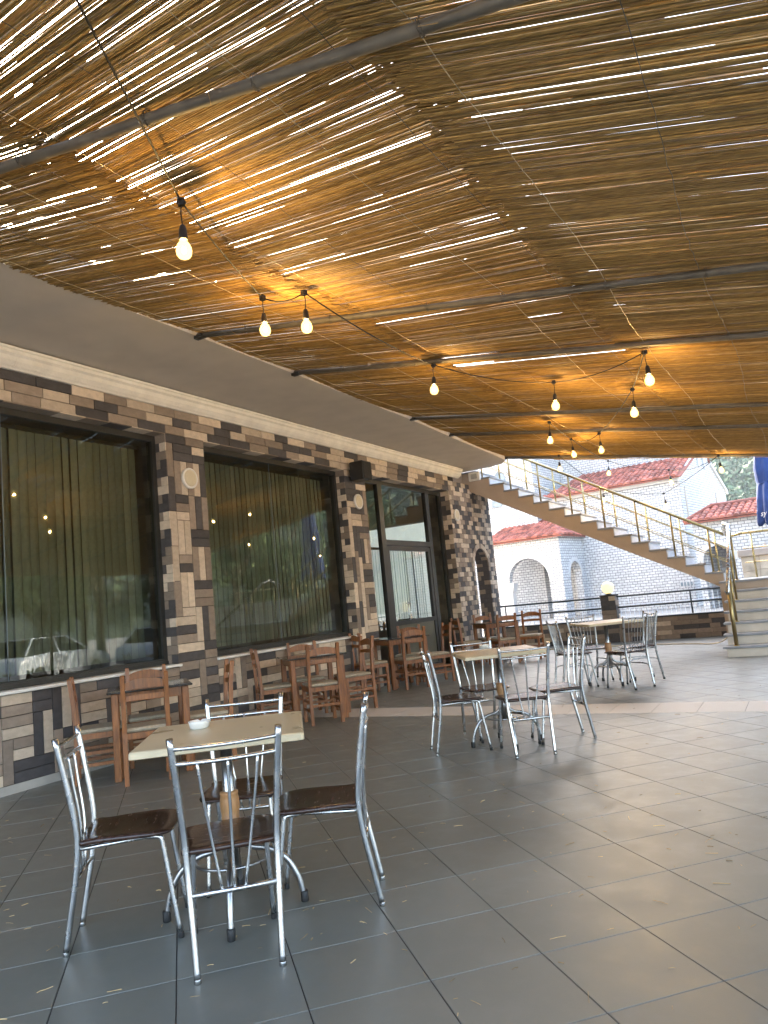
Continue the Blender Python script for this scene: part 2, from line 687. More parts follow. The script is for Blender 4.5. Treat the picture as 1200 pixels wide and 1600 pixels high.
def in_view(x, y, z, m=.12):
    v = Vector((x, y, z)) - Vector((0, 0, 1.3))
    d = v.dot(fw)
    if d < .2:
        return 0
    px, py = v.dot(r2) / d * 1157.67, v.dot(u2) / d * 1157.67
    if abs(px) < 600 * (1 + m) and abs(py) < 800 * (1 + m):
        return 1157.67 / d
    return 0


def tile_score(p):
    cx = sum(a for a, b in p) / len(p)
    cy = sum(b for a, b in p) / len(p)
    s = in_view(cx, cy, 0)
    return s * s * area(p) * (s / 1157.67) if s else -1


def tile_geo(mb, p, z=0.0, t=.5):
    c = (sum(a for a, b in p) / len(p), sum(b for a, b in p) / len(p))
    n = len(p)
    vs = [(a, b, z - .0028) for a, b in p]
    e = .0012
    top = []
    for a, b in p:
        dx, dy = c[0] - a, c[1] - b
        L_ = math.hypot(dx, dy) or 1
        top.append((a + dx / L_ * e, b + dy / L_ * e, z))
    fs = [tuple(range(n, 2 * n))]
    for i in range(n):
        j = (i + 1) % n
        fs.append((i, j, n + j, n + i))
    mb.add(vs + top, fs, tint=t)


tiles.sort(key=lambda p: -tile_score(p))
rest = MB()
for k, p in enumerate(tiles):
    t = random.random()
    if k < 300:
        m_ = MB()
        tile_geo(m_, p, 0, t)
        m_.build('floor_tile', M_tile, floor, recalc=False)
    else:
        tile_geo(rest, p, 0, t)
tag(rest.build('floor_tiles', M_tile, floor, recalc=False), kind='stuff')
x = -6.15
while x < 3.3:
    w = .42
    m_ = MB()
    tile_geo(m_, [(x, BY0), (min(x + w, 3.38) - .004, BY0), (min(x + w, 3.38) - .004, BY1), (x, BY1)], .0008)
    m_.build('band_tile', M_band, floor, recalc=False)
    x += w

# ------------------------------------------------------------------ the restaurant
rest_b = empty('restaurant_building', (-6.17, 8.0, 0))
tag(rest_b, 'restaurant front clad in beige, brown and charcoal brick with large dark windows', 'building')
W1 = (2.92, 6.10)
W2 = (6.72, 9.90)
DR = (10.52, 13.90)
ZS, ZL, ZC = .87, 3.49, 3.80
BX = WX - .014        # backing plane behind the bricks
mb = MB()
for y0, y1, z0, z1 in ((-3.0, 14.2, ZL, 3.998), (-3.0, W1[0], 0, ZL), (W1[0], W1[1], 0, ZS - .03), (W1[1], W2[0], 0, ZL), (W2[0], W2[1], 0, ZS - .03), (W2[1], DR[0], 0, ZL), (DR[1], 14.2, 0, ZL)):
    mb.box(WX - .30, BX, y0, y1, z0, z1)
mb.build('wall_core', M_mortar, rest_b, True)
# the rest of the building: side, back, roof, room; plus an added sun block
mb = MB()
mb.box(-14, -13.8, -3, 14.2, 0, 8.0)
mb.box(-13.8, WX - .30, -3.2, -3.0, 0, 4.0)
mb.box(-13.8, -8.7, 14.0, 14.2, 0, 4.0)
mb.box(-8.7, WX - .30, 14.0, 14.2, 0, .95)
mb.box(-8.7, WX - .30, 14.0, 14.2, 2.95, 4.0)
mb.box(-6.75, WX - .30, 14.0, 14.2, .95, 2.95)
mb.box(-13.8, -11.0, 14.0, 14.2, 4.0, 8.0)
mb.box(-11.2, -11.0, -3.0, 14.0, 4.22, 8.0)
mb.box(-14, -11.0, -3.2, 14.2, 8.0, 8.3)
mb.box(-11.0, -6.6, -3.0, 14.2, 4.0, 4.21)
mb.box(-20, -10.6, 14.4, 25, -.16, 10)  # unseen block, added to keep the sun off the far terrace
mb.build('upper_walls_sun_block', M_plaster, rest_b, True)
mb = MB()
mb.box(-13.8, WX - .30, -3, 14.0, -.02, .02)
mb.box(-13.8, WX - .30, -3, 14.0, 3.80, 3.9)
mb.box(-11.2, -11.0, -3, 14.0, .02, 3.8)
mb.build('room_interior', M_room, rest_b, True)
# soffit slab of the balcony
edge = [(-3, -4.70), (5.0, -4.71), (7, -4.75), (9.7, -4.82), (12, -4.95), (13.8, -5.02), (14.45, -5.08), (14.75, -5.25), (14.9, -5.55), (14.95, -6.0)]
mb = MB()
poly = [(-6.6, -3.0)] + [(x, y) for y, x in edge] + [(-6.6, 14.95)]
mb.prism(poly, 'z', 4.0, 4.22)
mb.build('balcony_slab', M_plaster, rest_b, True)
# cornice moulding
mb = MB()
prof = [(BX, 3.80), (-6.148, 3.80), (-6.135, 3.815), (-6.115, 3.83), (-6.085, 3.865), (-6.075, 3.905), (-6.05, 3.925), (-6.05, 3.955), (-6.035, 3.965), (-6.035, 3.985), (BX, 3.985)]
ys = [-3 + 1.2 * k for k in range(15)] + [14.45]
for a, b in zip(ys[:-1], ys[1:]):
    mb.prism(prof, 'y', a + .0008, b - .0008)
mb.build('cornice', M_cornice, rest_b, True)
mb = MB()
mb.box(WX, WX + .012, -3, 10.5, 0, .075)
mb.build('plinth', M_plinth, rest_b, True)

BR = []               # (poly-rect along wall y0,y1,z0,z1, face kind, colour)


def colour_for(prev=[0]):
    k = random.choices((0, 1, 2), (.40, .33, .27))[0]
    if k == prev[0] and random.random() < .6:
        k = random.choice([c for c in (0, 1, 2) if c != k])
    prev[0] = k
    return k


def weave(y0, y1, z0, z1, pv=.22):
    nc = max(1, round((y1 - y0) / .1))
    nr = max(1, round((z1 - z0) / .1))
    cw, rh = (y1 - y0) / nc, (z1 - z0) / nr
    g = [[0] * nc for _ in range(nr)]
    for r in range(nr):
        c = 0
        while c < nc:
            if g[r][c]:
                c += 1
                continue
            free_up = r + 3 < nr and all(not g[r + k][c] for k in range(4))
            run = 0
            while c + run < nc and not g[r][c + run]:
                run += 1
            if free_up and random.random() < (pv if run > 1 else .95):
                for k in range(4):
                    g[r + k][c] = 1
                BR.append((y0 + c * cw, y0 + (c + 1) * cw, z0 + r * rh, z0 + (r + 4) * rh, colour_for()))
                c += 1
            else:
                n = min(run, random.choice((4, 4, 4, 3, 3, 2)))
                if run - n == 1 and run <= 5:
                    n = run if run <= 4 else 3
                for k in range(n):
                    g[r][c + k] = 1
                BR.append((y0 + c * cw, y0 + (c + n) * cw, z0 + r * rh, z0 + (r + 1) * rh, colour_for()))
                c += n


weave(1.6, W1[1], .075, ZS - .035, .20)
weave(W2[0], W2[1], .075, ZS - .035, .16)
weave(W1[1], W2[0], .075, ZL, .22)
weave(W2[1], DR[0], .075, ZL, .22)
# lintel courses, running bond
for k in range(3):
    h = (ZC - ZL) / 3
    y = 1.6 - (.2 if k % 2 else 0) - .07 * k
    while y < DR[1]:
        n = random.choice((.4, .4, .4, .3))
        if k == 1 and random.random() < .0:
            n = .1
        y1_ = min(y + n, DR[1])
        BR.append((y, y1_, ZL + k * h, ZL + (k + 1) * h, colour_for()))
        y += n


def brick_geo(mb, y0, y1, z0, z1, dx, thick=.018, x=WX, g=.0032):
    """a cladding brick on a wall that faces +x"""
    b = .0022
    xf = x + dx
    Y0, Y1, Z0, Z1 = y0 + g, y1 - g, z0 + g, z1 - g
    vs = [(xf - thick, Y0, Z0), (xf - thick, Y1, Z0), (xf - thick, Y1, Z1), (xf - thick, Y0, Z1),
          (xf - b, Y0, Z0), (xf - b, Y1, Z0), (xf - b, Y1, Z1), (xf - b, Y0, Z1),
          (xf, Y0 + b, Z0 + b), (xf, Y1 - b, Z0 + b), (xf, Y1 - b, Z1 - b), (xf, Y0 + b, Z1 - b)]
    fs = [(8, 9, 10, 11)]
    for i in range(4):
        j = (i + 1) % 4
        fs += [(i, j, 4 + j, 4 + i), (4 + i, 4 + j, 8 + j, 8 + i)]
    mb.add(vs, fs)


def brick_score(b):
    s = in_view(WX, (b[0] + b[1]) / 2, (b[2] + b[3]) / 2, .05)
    return s * s * (b[1] - b[0]) * (b[3] - b[2]) * s if s else -1


BR.sort(key=lambda b: -brick_score(b))
bulk = [MB(), MB(), MB()]
for k, b in enumerate(BR):
    dx = random.uniform(-.0015, .004)
    if k < 300:
        m_ = MB()
        brick_geo(m_, *b[:4], dx)
        m_.build('brick', M_brick[b[4]], rest_b, True)
    else:
        brick_geo(bulk[b[4]], *b[:4], dx)
for c in range(3):
    # jamb bricks on the reveals that face the camera, and lintel undersides
    pass
for yj, z0, z1 in ((W1[1], ZS, ZL), (W2[1], ZS, ZL), (DR[1], .075, ZL)):
    n = round((z1 - z0) / .1)
    h = (z1 - z0) / n
    for k in range(n):
        cuts = [WX - .20, WX - .001] if k % 2 else [WX - .20, WX - .10, WX - .001]
        for xa, xb in zip(cuts[:-1], cuts[1:]):
            bulk[colour_for()].box(xa + .002, xb - .002, yj - .008 - random.uniform(0, .002), yj + .01, z0 + k * h + .002, z0 + (k + 1) * h - .002)
for ya, yb in (W1, W2, DR):
    y = ya
    while y < yb - .01:
        y1_ = min(y + .3, yb)
        bulk[colour_for()].box(WX - .20, WX - .002, y + .002, y1_ - .002, ZL - .007, ZL + .01)
        y = y1_
for c in range(3):
    tag(bulk[c].build('bricks', M_brick[c], rest_b, True), kind='stuff')


def window(name, ya, yb, z0, z1, panes, label):
    mb = MB()
    fx0, fx1 = WX - .25, WX - .16
    w = .065
    mb.box(fx0, fx1, ya, ya + w, z0 + w, z1 - w)
    mb.box(fx0, fx1, yb - w, yb, z0 + w, z1 - w)
    mb.box(fx0, fx1, ya, yb, z0, z0 + w)
    mb.box(fx0, fx1, ya, yb, z1 - w, z1)
    mb.box(fx0 + .025, fx1 + .012, ya + .001, yb - .001, z0 + .001, z0 + .04)
    fr = mb.build('window_frame', M_dframe, rest_b, True)
    m_ = MB()
    m_.bbox(WX - .22, WX + .035, ya - .01, yb + .02, z0 - .032, z0 - .002, .006)
    m_.build('window_sill', M_white, fr, True)
    for k, (a, b) in enumerate(panes):
        m_ = MB()
        xg = WX - .205 + (.012 if k % 2 else 0)
        m_.add([(xg, a, z0 + w), (xg, b, z0 + w), (xg, b, z1 - w), (xg, a, z1 - w)], [(0, 1, 2, 3)])
        m_.build('pane', M_glass, fr, True, recalc=False)
    m_ = MB()
    for k, (a, b) in enumerate(panes[:-1]):
        m_.box(WX - .203, WX - .197, b - .0015, b + .0015, z0 + w, z1 - w)
    if len(panes) > 1:
        m_.build('pane_edge', M_cglass, fr, True)
    return fr


window('window', W1[0], W1[1], ZS, ZL - .008, [(W1[0] + .06, 4.21), (4.215, W1[1] - .06)], '')
window('window', W2[0], W2[1], ZS, ZL - .008, [(W2[0] + .06, 8.225), (8.23, 8.925), (8.93, W2[1] - .06)], '')


def blind(ya, yb, z0, z1, x, label, n=None, step=.098, ang=9, w=.103):
    root = empty('vertical_blind', (x, (ya + yb) / 2, z0))
    tag(root, label, 'blind', 'vertical blinds behind the restaurant glass')
    m_ = MB()
    m_.box(x - .03, x + .03, ya, yb, z1, z1 + .04)
    m_.build('head_rail', M_dframe, root, True)
    base = MB()
    pts = []
    for k in range(5):
        t = (k / 4 - .5)
        pts.append((t * w, .010 * (1 - 4 * t * t)))
    vs, fs = [], []
    for z in (0, z1 - z0):
        for a, d in pts:
            vs.append((d, a, z))
    for k in range(4):
        fs.append((k, k + 1, 6 + k, 5 + k))
    base.add(vs, fs, True)
    me = base.mesh('slat', False)
    me.materials.append(M_blind)
    y = ya + .05
    while y < yb - .03:
        o = bpy.data.objects.new('slat', me)
        col.objects.link(o)
        o.parent = root
        o.location = (0, y - (ya + yb) / 2, 0)
        a = ang + random.uniform(-5, 5)
        if random.random() < .12:
            a += random.uniform(-18, 24)
        o.rotation_euler = (0, 0, R(a))
        y += step * random.uniform(.95, 1.05)


blind(W1[0] + .05, W1[1] - .05, .97, 3.36, WX - .42, 'olive vertical blind slats behind the big window nearest the camera')
blind(W2[0] + .05, W2[1] - .05, .97, 3.36, WX - .42, 'olive vertical blind slats behind the window between the two brick pillars')
blind(DR[0] + 1.0, DR[1] - .3, .97, 2.3, WX - .60, 'vertical blind slats behind the glazed entrance door', ang=30)

# entrance
door = MB()
dx0, dx1 = WX - .28, WX - .20


def bar(y0, y1, z0, z1, mb=door, a=dx0, b=dx1):
    mb.box(a, b, y0, y1, z0, z1)


bar(10.53, 10.60, 0, 3.48)
bar(13.82, 13.89, 0, 3.48)
bar(11.27, 11.42, 0, 3.415)
bar(13.16, 13.30, 0, 3.415)
bar(10.60, 13.82, 3.415, 3.48)
bar(11.42, 13.16, 2.33, 2.43)
dfr = door.build('entrance_frame', M_dframe, rest_b, True)
leaf = MB()
bar(11.43, 11.52, .02, 2.32, leaf, dx0 + .01, dx1 - .008)
bar(13.06, 13.15, .02, 2.32, leaf, dx0 + .01, dx1 - .008)
bar(11.52, 13.06, 2.24, 2.32, leaf, dx0 + .01, dx1 - .008)
bar(11.52, 13.06, .90, .98, leaf, dx0 + .01, dx1 - .008)
bar(11.52, 13.06, .02, .12, leaf, dx0 + .01, dx1 - .008)
dl = leaf.build('door', M_dframe, rest_b, True)
m_ = MB()
bar(11.52, 13.06, .12, .90, m_, dx0 + .02, dx1 - .03)
m_.build('lower_panel', pmat('olive_panel', (.10, .095, .065), .4), dl, True)
m_ = MB()
m_.tube([(dx1 + .05, 11.95 + .05 * math.sin(t), 1.14 + .16 * math.cos(t)) for t in [k * math.pi / 10 for k in range(21)]], .010, 8, False)
for z in (1.0, 1.28):
    m_.tube([(dx1 - .01, 11.95, z), (dx1 + .05, 11.95, z)], .008, 6)
m_.build('handle', M_steel, dl, True)
for a, b, z0, z1, pr in ((10.60, 11.27, .02, 3.415, dfr), (13.30, 13.82, .02, 3.415, dfr), (11.42, 13.16, 2.43, 3.415, dfr), (11.52, 13.06, .98, 2.24, dl)):
    m_ = MB()
    xg = WX - .24
    m_.add([(xg, a, z0), (xg, b, z0), (xg, b, z1), (xg, a, z1)], [(0, 1, 2, 3)])
    m_.build('pane', M_glass, pr, True, recalc=False)

# ------------------------------------------------------------------ wall with the arch, beyond the entrance
aw = empty('arched_wall', (WX - .15, 15.0, 0))
tag(aw, 'brick wall with a narrow round-arched opening beyond the entrance', 'wall')
AC, AR, AZ = 15.245, .405, 1.915
AY0, AY1, AT = 13.90, 16.07, 3.66
mb = MB()
xa, xb = WX - .30, BX
mb.box(xa, xb, 14.202, AC - AR - .012, 0, AZ)
mb.box(xa, xb, AC + AR + .012, AY1, 0, AZ)
arc = [(AC + (AR + .012) * math.cos(math.pi * k / 16), AZ + (AR + .012) * math.sin(math.pi * k / 16)) for k in range(17)]
for k in range(16):
    (ya, za), (yb, zb) = arc[k], arc[k + 1]
    mb.prism([(ya, za), (ya, AT), (yb, AT), (yb, zb)], 'x', xa, xb)
mb.box(xa, xb, AC + AR + .012, AY1, AZ, AT)
mb.box(xa, xb, 14.202, AC - AR - .012, AZ, AT)
mb.build('wall_core', M_mortar, aw, True)
h = .1003
z = .0
row = 0
n_ind = 0
bulk = [MB(), MB(), MB()]
while z < ZC - .02:
    z1 = min(z + h, ZC)
    zm = (z + z1) / 2
    holes = []
    if zm < AZ:
        holes.append((AC - AR - .10, AC + AR + .10))
    elif zm < AZ + AR + .11:
        w_ = math.sqrt(max(0, (AR + .11) ** 2 - (zm - AZ) ** 2))
        holes.append((AC - w_, AC + w_))
    y = AY0 + .0 - (.11 if row % 2 else 0)
    while y < AY1:
        a, b = max(y, AY0), min(y + .22, AY1)
        y += .22
        if b - a < .02:
            continue
        segs = [(a, b)]
        for h0, h1 in holes:
            ns = []
            for s0, s1 in segs:
                if s1 <= h0 or s0 >= h1:
                    ns.append((s0, s1))
                else:
                    if s0 < h0 - .015:
                        ns.append((s0, h0))
                    if s1 > h1 + .015:
                        ns.append((h1, s1))
            segs = ns
        for s0, s1 in segs:
            cidx = colour_for()
            dx = random.uniform(-.002, .004)
            if zm > ZC - .0:
                continue
            if n_ind < 296 and zm > .25 and not (z1 > AT):
                m_ = MB()
                brick_geo(m_, s0, s1, z, z1, dx)
                m_.build('brick', M_brick[cidx], aw, True)
                n_ind += 1
            elif z1 <= AT + .1:
                brick_geo(bulk[cidx], s0, s1, z, z1, dx)
    z = z1
    row += 1
# voussoirs and quoins round the opening, jamb bricks with shade put into their colours
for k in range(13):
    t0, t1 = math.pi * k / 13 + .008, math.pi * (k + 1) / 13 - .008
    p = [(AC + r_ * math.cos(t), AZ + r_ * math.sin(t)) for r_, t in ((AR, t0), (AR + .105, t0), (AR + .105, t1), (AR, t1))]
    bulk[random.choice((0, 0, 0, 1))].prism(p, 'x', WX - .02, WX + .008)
z = .0
k = 0
while z < AZ - .02:
    z1 = z + AZ / 19
    for s0, s1 in ((AC - AR - .10, AC - AR), (AC + AR, AC + AR + .10)):
        brick_geo(bulk[colour_for()], s0, s1, z, z1, .002)
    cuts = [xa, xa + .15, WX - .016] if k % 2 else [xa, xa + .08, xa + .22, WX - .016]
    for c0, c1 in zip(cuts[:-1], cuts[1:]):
        bulk[random.choice((1, 2, 2, 2))].box(c0 + .002, c1 - .002, AC + AR - .002, AC + AR + .02, z + .002, z1 - .002)  # only brown and charcoal, painting the shade inside the opening
    z = z1
    k += 1
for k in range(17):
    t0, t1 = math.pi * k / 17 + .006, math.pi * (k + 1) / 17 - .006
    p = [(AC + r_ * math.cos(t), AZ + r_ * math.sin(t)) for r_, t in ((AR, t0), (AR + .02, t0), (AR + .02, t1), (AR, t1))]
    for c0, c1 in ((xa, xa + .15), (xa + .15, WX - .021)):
        bulk[random.choice((1, 2, 2))].prism(p, 'x', c0 + .002, c1 - .002)  # arch underside, shade painted with the darker brick colours
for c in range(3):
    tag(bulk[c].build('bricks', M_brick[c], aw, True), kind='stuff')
# ------------------------------------------------------------------ things fixed to the wall
for y, lab in ((6.43, 'round cream wall lamp on the brick pillar between the two big windows'), (10.23, 'round cream wall lamp on the pillar under the black speaker'), (14.14, 'round cream wall lamp on the brick wall right of the entrance')):
    t = empty('wall_lamp', (WX, y, 2.99))
    t.rotation_euler = (0, R(90), 0)
    tag(t, lab, 'lamp', 'round wall lamps')
    m_ = MB()
    m_.lathe([(.12, .0), (.125, .006), (.125, .026), (.118, .034), (.104, .036), (.100, .030), (.02, .030)], n=32)
    m_.build('rim', M_whitep, t)
    m_ = MB()
    m_.lathe([(.100, .029), (.098, .0335), (.06, .0375), (.01, .0385)], n=32)
    m_.build('diffuser', M_cream, t)
t = empty('loudspeaker', (-6.17, 10.08, 3.30))
tag(t, 'black box loudspeaker on the wall above the second brick pillar', 'speaker')
m_ = MB()
m_.bbox(-6.11, -5.86, 9.97, 10.25, 3.30, 3.60, .012)
m_.build('cabinet', M_black, t, True)
m_ = MB()
m_.bbox(-5.872, -5.852, 9.985, 10.235, 3.315, 3.585, .006)
m_.build('grille', pmat('speaker_grille', (.02, .02, .02), .8, bump=.6, bscale=300), t, True)
m_ = MB()
m_.box(-6.17, -6.105, 10.06, 10.16, 3.40, 3.50)
m_.build('bracket', M_black, t, True)

# ------------------------------------------------------------------ reed roof
SL = .1733


def roof_z(x):
    return 4.0 - SL * (x + 4.7)


def left_edge(y):
    for (y0, x0), (y1, x1) in zip(edge[:-1], edge[1:]):
        if y0 <= y <= y1:
            return x0 + (x1 - x0) * (y - y0) / (y1 - y0)
    return edge[-1][1]


PIPES = [-.6, 2.28, 5.14, 6.72, 9.77, 11.35, 14.52]


def sag(y):
    for a, b in zip(PIPES[:-1], PIPES[1:]):
        if a <= y <= b:
            t = (y - a) / (b - a)
            return -.045 * 4 * t * (1 - t) * (b - a) / 3.0
    return 0


def make_mat(idx, xa, xb, skew, dz, label):
    root = empty('reed_mat', ((xa + xb) / 2 if xa else -3.9, 7.0, roof_z((xb + (xa or -4.9)) / 2)))
    tag(root, label, 'reed mat', 'reed mats laid over the terrace pipes')
    reeds = []
    extra = []
    y = -.7
    while y < 14.72:
        r = random.uniform(.0034, .0066)
        gapm = (.034, .040, .016, .03)[idx] * (1.25 if y < 3.2 else 1)
        yy = y
        k = skew * (1.0 if y < 4 else max(.12, 1 - (y - 4) / 5.0))
        a = (left_edge(min(max(y, -2.9), 14.7)) - .04 if xa is None else xa) + random.uniform(-.05, .05) * (1 if xa is not None else .3)
        b = xb + random.uniform(-.07, .07)
        if random.random() < .03:
            if random.random() < .5:
                a += random.uniform(.1, .7) * (xa is not None or .2)
            else:
                b -= random.uniform(.1, .7)
        xm = (xa if xa is not None else -4.9) / 2 + xb / 2
        bow = random.gauss(0, .0021 if y > 3.2 else .0025)
        tl = random.gauss(0, .0013)
        z0 = dz + random.uniform(-.006, .006)
        pts = []
        for s in range(5):
            t = s / 4
            x_ = a + (b - a) * t
            y_ = yy + (x_ - xm) * (k + tl) + bow * 4 * t * (1 - t) + random.gauss(0, .0011)
            pts.append((x_, y_, roof_z(x_) + .040 + z0 + sag(min(max(y_, -.5), 14.5)) + random.gauss(0, .0012)))
        rr = [r * random.uniform(.9, 1.0) * (1 - .25 * s / 4) for s in range(5)]
        if random.random() < .5:
            rr.reverse()
        reeds.append((pts, rr, random.random()))
        y += 2 * r * random.uniform(.52, .72)
        if random.random() < gapm:
            y += random.uniform(.0003, .0026) * (1 if idx != 2 else .8)
    # short stems lying on top close part of the gaps
    for q_ in range(1100):
        y = random.uniform(-.6, 14.65)
        k = skew * (1.0 if y < 4 else max(.12, 1 - (y - 4) / 5.0))
        xm = (xa if xa is not None else -4.9) / 2 + xb / 2
        xs_ = random.uniform((xa if xa is not None else left_edge(y)), xb - .3)
        L_ = random.uniform(.2, .9)
        xe_ = min(xs_ + L_, xb)
        pts = []
        for t in (0, .5, 1):
            x_ = xs_ + (xe_ - xs_) * t
            y_ = y + (x_ - xm) * k + random.gauss(0, .002)
            pts.append((x_, y_, roof_z(x_) + .053 + dz + sag(min(max(y_, -.5), 14.5))))
        extra.append((pts, random.uniform(.005, .009), random.random()))
    def score(e):
        s = in_view(*e[0][2], .1)
        return s
    order = sorted(range(len(reeds)), key=lambda i: -score(reeds[i]))
    big = set(order[:300 if idx < 3 else 0])
    bulk = MB()
    for pts, r, t in extra:
        bulk.tube(pts, r, 5, False, True, t)
    for i, (pts, rr, t) in enumerate(reeds):
        if i in big:
            m_ = MB()
            m_.tube(pts, rr, 6, False, True, t)
            m_.build('reed', M_reed, root, True, recalc=False)
        else:
            bulk.tube(pts, rr, 5, False, True, t)
    tag(bulk.build('reeds', M_reed, root, True, recalc=False), kind='stuff')
    return root


mats = [make_mat(0, None, -2.97, .005, .0, 'reed mat along the plastered soffit, over the big windows'),
        make_mat(1, -3.14, -1.00, -.157, .014, 'middle reed mat, its reeds slanting, over the string of bulbs'),
        make_mat(2, -1.17, .90, .167, -.004, 'reed mat at the upper right, darker, past the ragged seam'),
        make_mat(3, .78, 2.75, .02, .0, 'reed mat at the open outer side of the terrace, beyond the right picture edge')]
# wires that bind the mats
for mi, xs in ((0, (-4.60, -4.1, -3.55, -3.2)), (1, (-2.85, -2.3, -1.68, -1.25)), (2, (-.93, -.30, .45)), (3, (1.0, 1.7, 2.4))):
    for k, x0 in enumerate(xs):
        m_ = MB()
        pts = []
        y = -.6
        ph = random.random() * 6
        while y < 14.6:
            x_ = x0 + .03 * math.sin(y * 1.3 + ph) + random.gauss(0, .004)
            if mi == 0:
                x_ = max(x_, left_edge(y) + .05)
            pts.append((x_, y, roof_z(x_) + .040 - .013 + (-.006 if mi == 2 else 0) + sag(y) + random.uniform(-.004, .001)))
            y += .11
        m_.tube(pts, .0022, 4, False)
        m_.build('tie_wire', M_wireb if k % 2 == 0 else M_wire, mats[mi], True, recalc=False)
# loose stems hanging from the mats
for mi, (xa_, xb_) in enumerate(((-4.6, -3.1), (-3.0, -1.2), (-1.1, .4))):
    for k in range(22):
        x_, y_ = random.uniform(xa_, xb_), random.uniform(1.8, 13)
        p0 = Vector((x_, y_, roof_z(x_) + .02 + sag(y_)))
        d = Vector((random.gauss(0, .08), random.gauss(0, .08), -random.uniform(.01, .09)))
        m_ = MB()
        m_.tube(catmull([p0, p0 + d * .5 + Vector((random.gauss(0, .01), random.gauss(0, .01), 0)), p0 + d], 3), .0014, 4, False, tint=random.random() * .6)
        m_.build('loose_stem', M_reed, mats[mi], True, recalc=False)
# fringe on the far edge
m_ = MB()
for k in range(90):
    x_ = random.uniform(-4.95, 2.6)
    L_ = random.uniform(.5, 1.5)
    y_ = 14.60 + random.uniform(-.02, .16)
    z_ = -.0 + random.uniform(-.02, .05)
    m_.tube([(x_, y_, roof_z(x_) + z_), (x_ + L_ * .5, y_ + random.gauss(0, .01), roof_z(x_ + L_ * .5) + z_ - random.uniform(0, .02)), (min(x_ + L_, 2.8), y_ + random.gauss(0, .02), roof_z(min(x_ + L_, 2.8)) + z_)], random.uniform(.004, .008), 5, False, tint=random.random())
tag(m_.build('reed_fringe', M_reed, mats[1], True, recalc=False), kind='stuff')

pl = ['galvanised pipe across the roof behind the camera', 'galvanised pipe crossing the upper left of the reed roof, nearest in view', 'galvanised pipe crossing the reed roof above the third bulb', 'galvanised pipe, third from the camera across the reed roof', 'thin-looking pipe across the roof, fourth from the camera', 'thin-looking pipe across the roof, fifth from the camera', 'pipe at the far edge of the reed roof above the staircase']
for y, lab in zip(PIPES, pl):
    xs = left_edge(y) + .02
    root = empty('roof_pipe', (xs, y, roof_z(xs)))
    tag(root, lab, 'pipe', 'pipes carrying the reed roof')
    m_ = MB()
    m_.tube([(xs + (2.85 - xs) * k / 6, y, roof_z(xs + (2.85 - xs) * k / 6) - .004) for k in range(7)], .0255, 14)
    m_.build('pipe', M_pipe, root, True)
    m_ = MB()
    m_.box(xs - .03, xs + .07, y - .03, y + .03, roof_z(xs) - .036, roof_z(xs) - .008)
    m_.build('wall_bracket', M_dframe, root, True)
    for x_ in (-4.1, -3.2, -2.3, -1.68, -.93, -.30, .45):
        m_ = MB()
        for q in range(2):
            m_.tube([(x_ + q * .012 + random.gauss(0, .003), y + .031 * math.cos(t), roof_z(x_) - .004 + .036 * math.sin(t) + .004) for t in [k * math.pi / 6 for k in range(13)]], .0022, 4, False)
        m_.build('wire_tie', M_wire, root, True, recalc=False)
for y, lab in ((2.28, 'steel post of the reed roof, outer side, nearest the camera'), (6.72, 'steel post of the reed roof, outer side, by the third pipe'), (11.35, 'steel post of the reed roof, outer side, near the staircase')):
    m_ = MB()
    m_.tube([(2.80, y, -.001), (2.80, y, roof_z(2.8) - .036)], .035, 14)
    m_.lathe([(.07, 0), (.07, .008)], (2.8, y, 0), 14)
    tag(m_.build('roof_post', M_pipe), lab, 'post', 'posts at the open side of the terrace')

# ------------------------------------------------------------------ strings of bulbs
def ray(px, py):
    return r2 * ((px - 600) / 1157.67) + u2 * (-(py - 800) / 1157.67) + fw


CO = Vector((0, 0, 1.3))


def on_roof(px, py, off=0):
    d = ray(px, py)
    t = (4.0 + off - SL * 4.7 - 1.3) / (d.z + SL * d.x)
    return CO + d * t


def on_y(px, py, Y):
    d = ray(px, py)
    return CO + d * (Y / d.y)


C = {}
for n, q, off in (('s', (120, 0), -.05), ('a', (283, 315), -.13), ('b', (410, 465), -.05), ('c', (475, 457), -.03), ('d', (677, 570), -.06), ('e', (865, 597), -.05), ('f', (1007, 550), -.04), ('g', (988, 608), -.05), ('h', (936, 677), -.05), ('i', (858, 660), -.04), ('j', (892, 686), -.05), ('k', (873, 712), -.06), ('n', (1122, 712), -.06)):
    C[n] = on_roof(*q, off)
C['k'].y = min(C['k'].y, 14.9)
C['l'] = on_y(950, 720, 15.4)
C['m'] = on_y(1045, 734, 15.4)
C['o'] = on_y(1037, 771, 15.4)
C['p'] = on_y(942, 762, 15.5)


def cable(names, sags, label, ext=None):
    pts = []
    P = [C[n] for n in names]
    if ext:
        P = [Vector(ext)] + P
        sags = [0] + list(sags)
    for (a, b), s in zip(zip(P[:-1], P[1:]), sags):
        for k in range(10):
            t = k / 10
            p = a.lerp(b, t)
            p.z -= s * 4 * t * (1 - t)
            pts.append(p)
    pts.append(P[-1])
    m_ = MB()
    m_.tube(pts, .0055, 6)
    tag(m_.build('string_light_cable', M_cable), label, 'cable', 'black cables of the bulb strings')


d0 = (C['s'] - C['a']).normalized()
cable(['a', 'b', 'c', 'd', 'e', 'f', 'g', 'h', 'j'], [.02, .05, .05, .06, .06, .01, .04, .08], 'black cable with bulbs winding from the upper left across the reed roof', ext=C['a'] + d0 * 3.2)
cable(['i', 'j', 'l', 'm', 'n'], [.01, .03, .06, .10], 'black cable with bulbs along the far edge of the reed roof')
cable(['n', 'o', 'p', 'k'], [.04, .06, .03], 'lower black cable looping with bulbs in front of the stair rail')

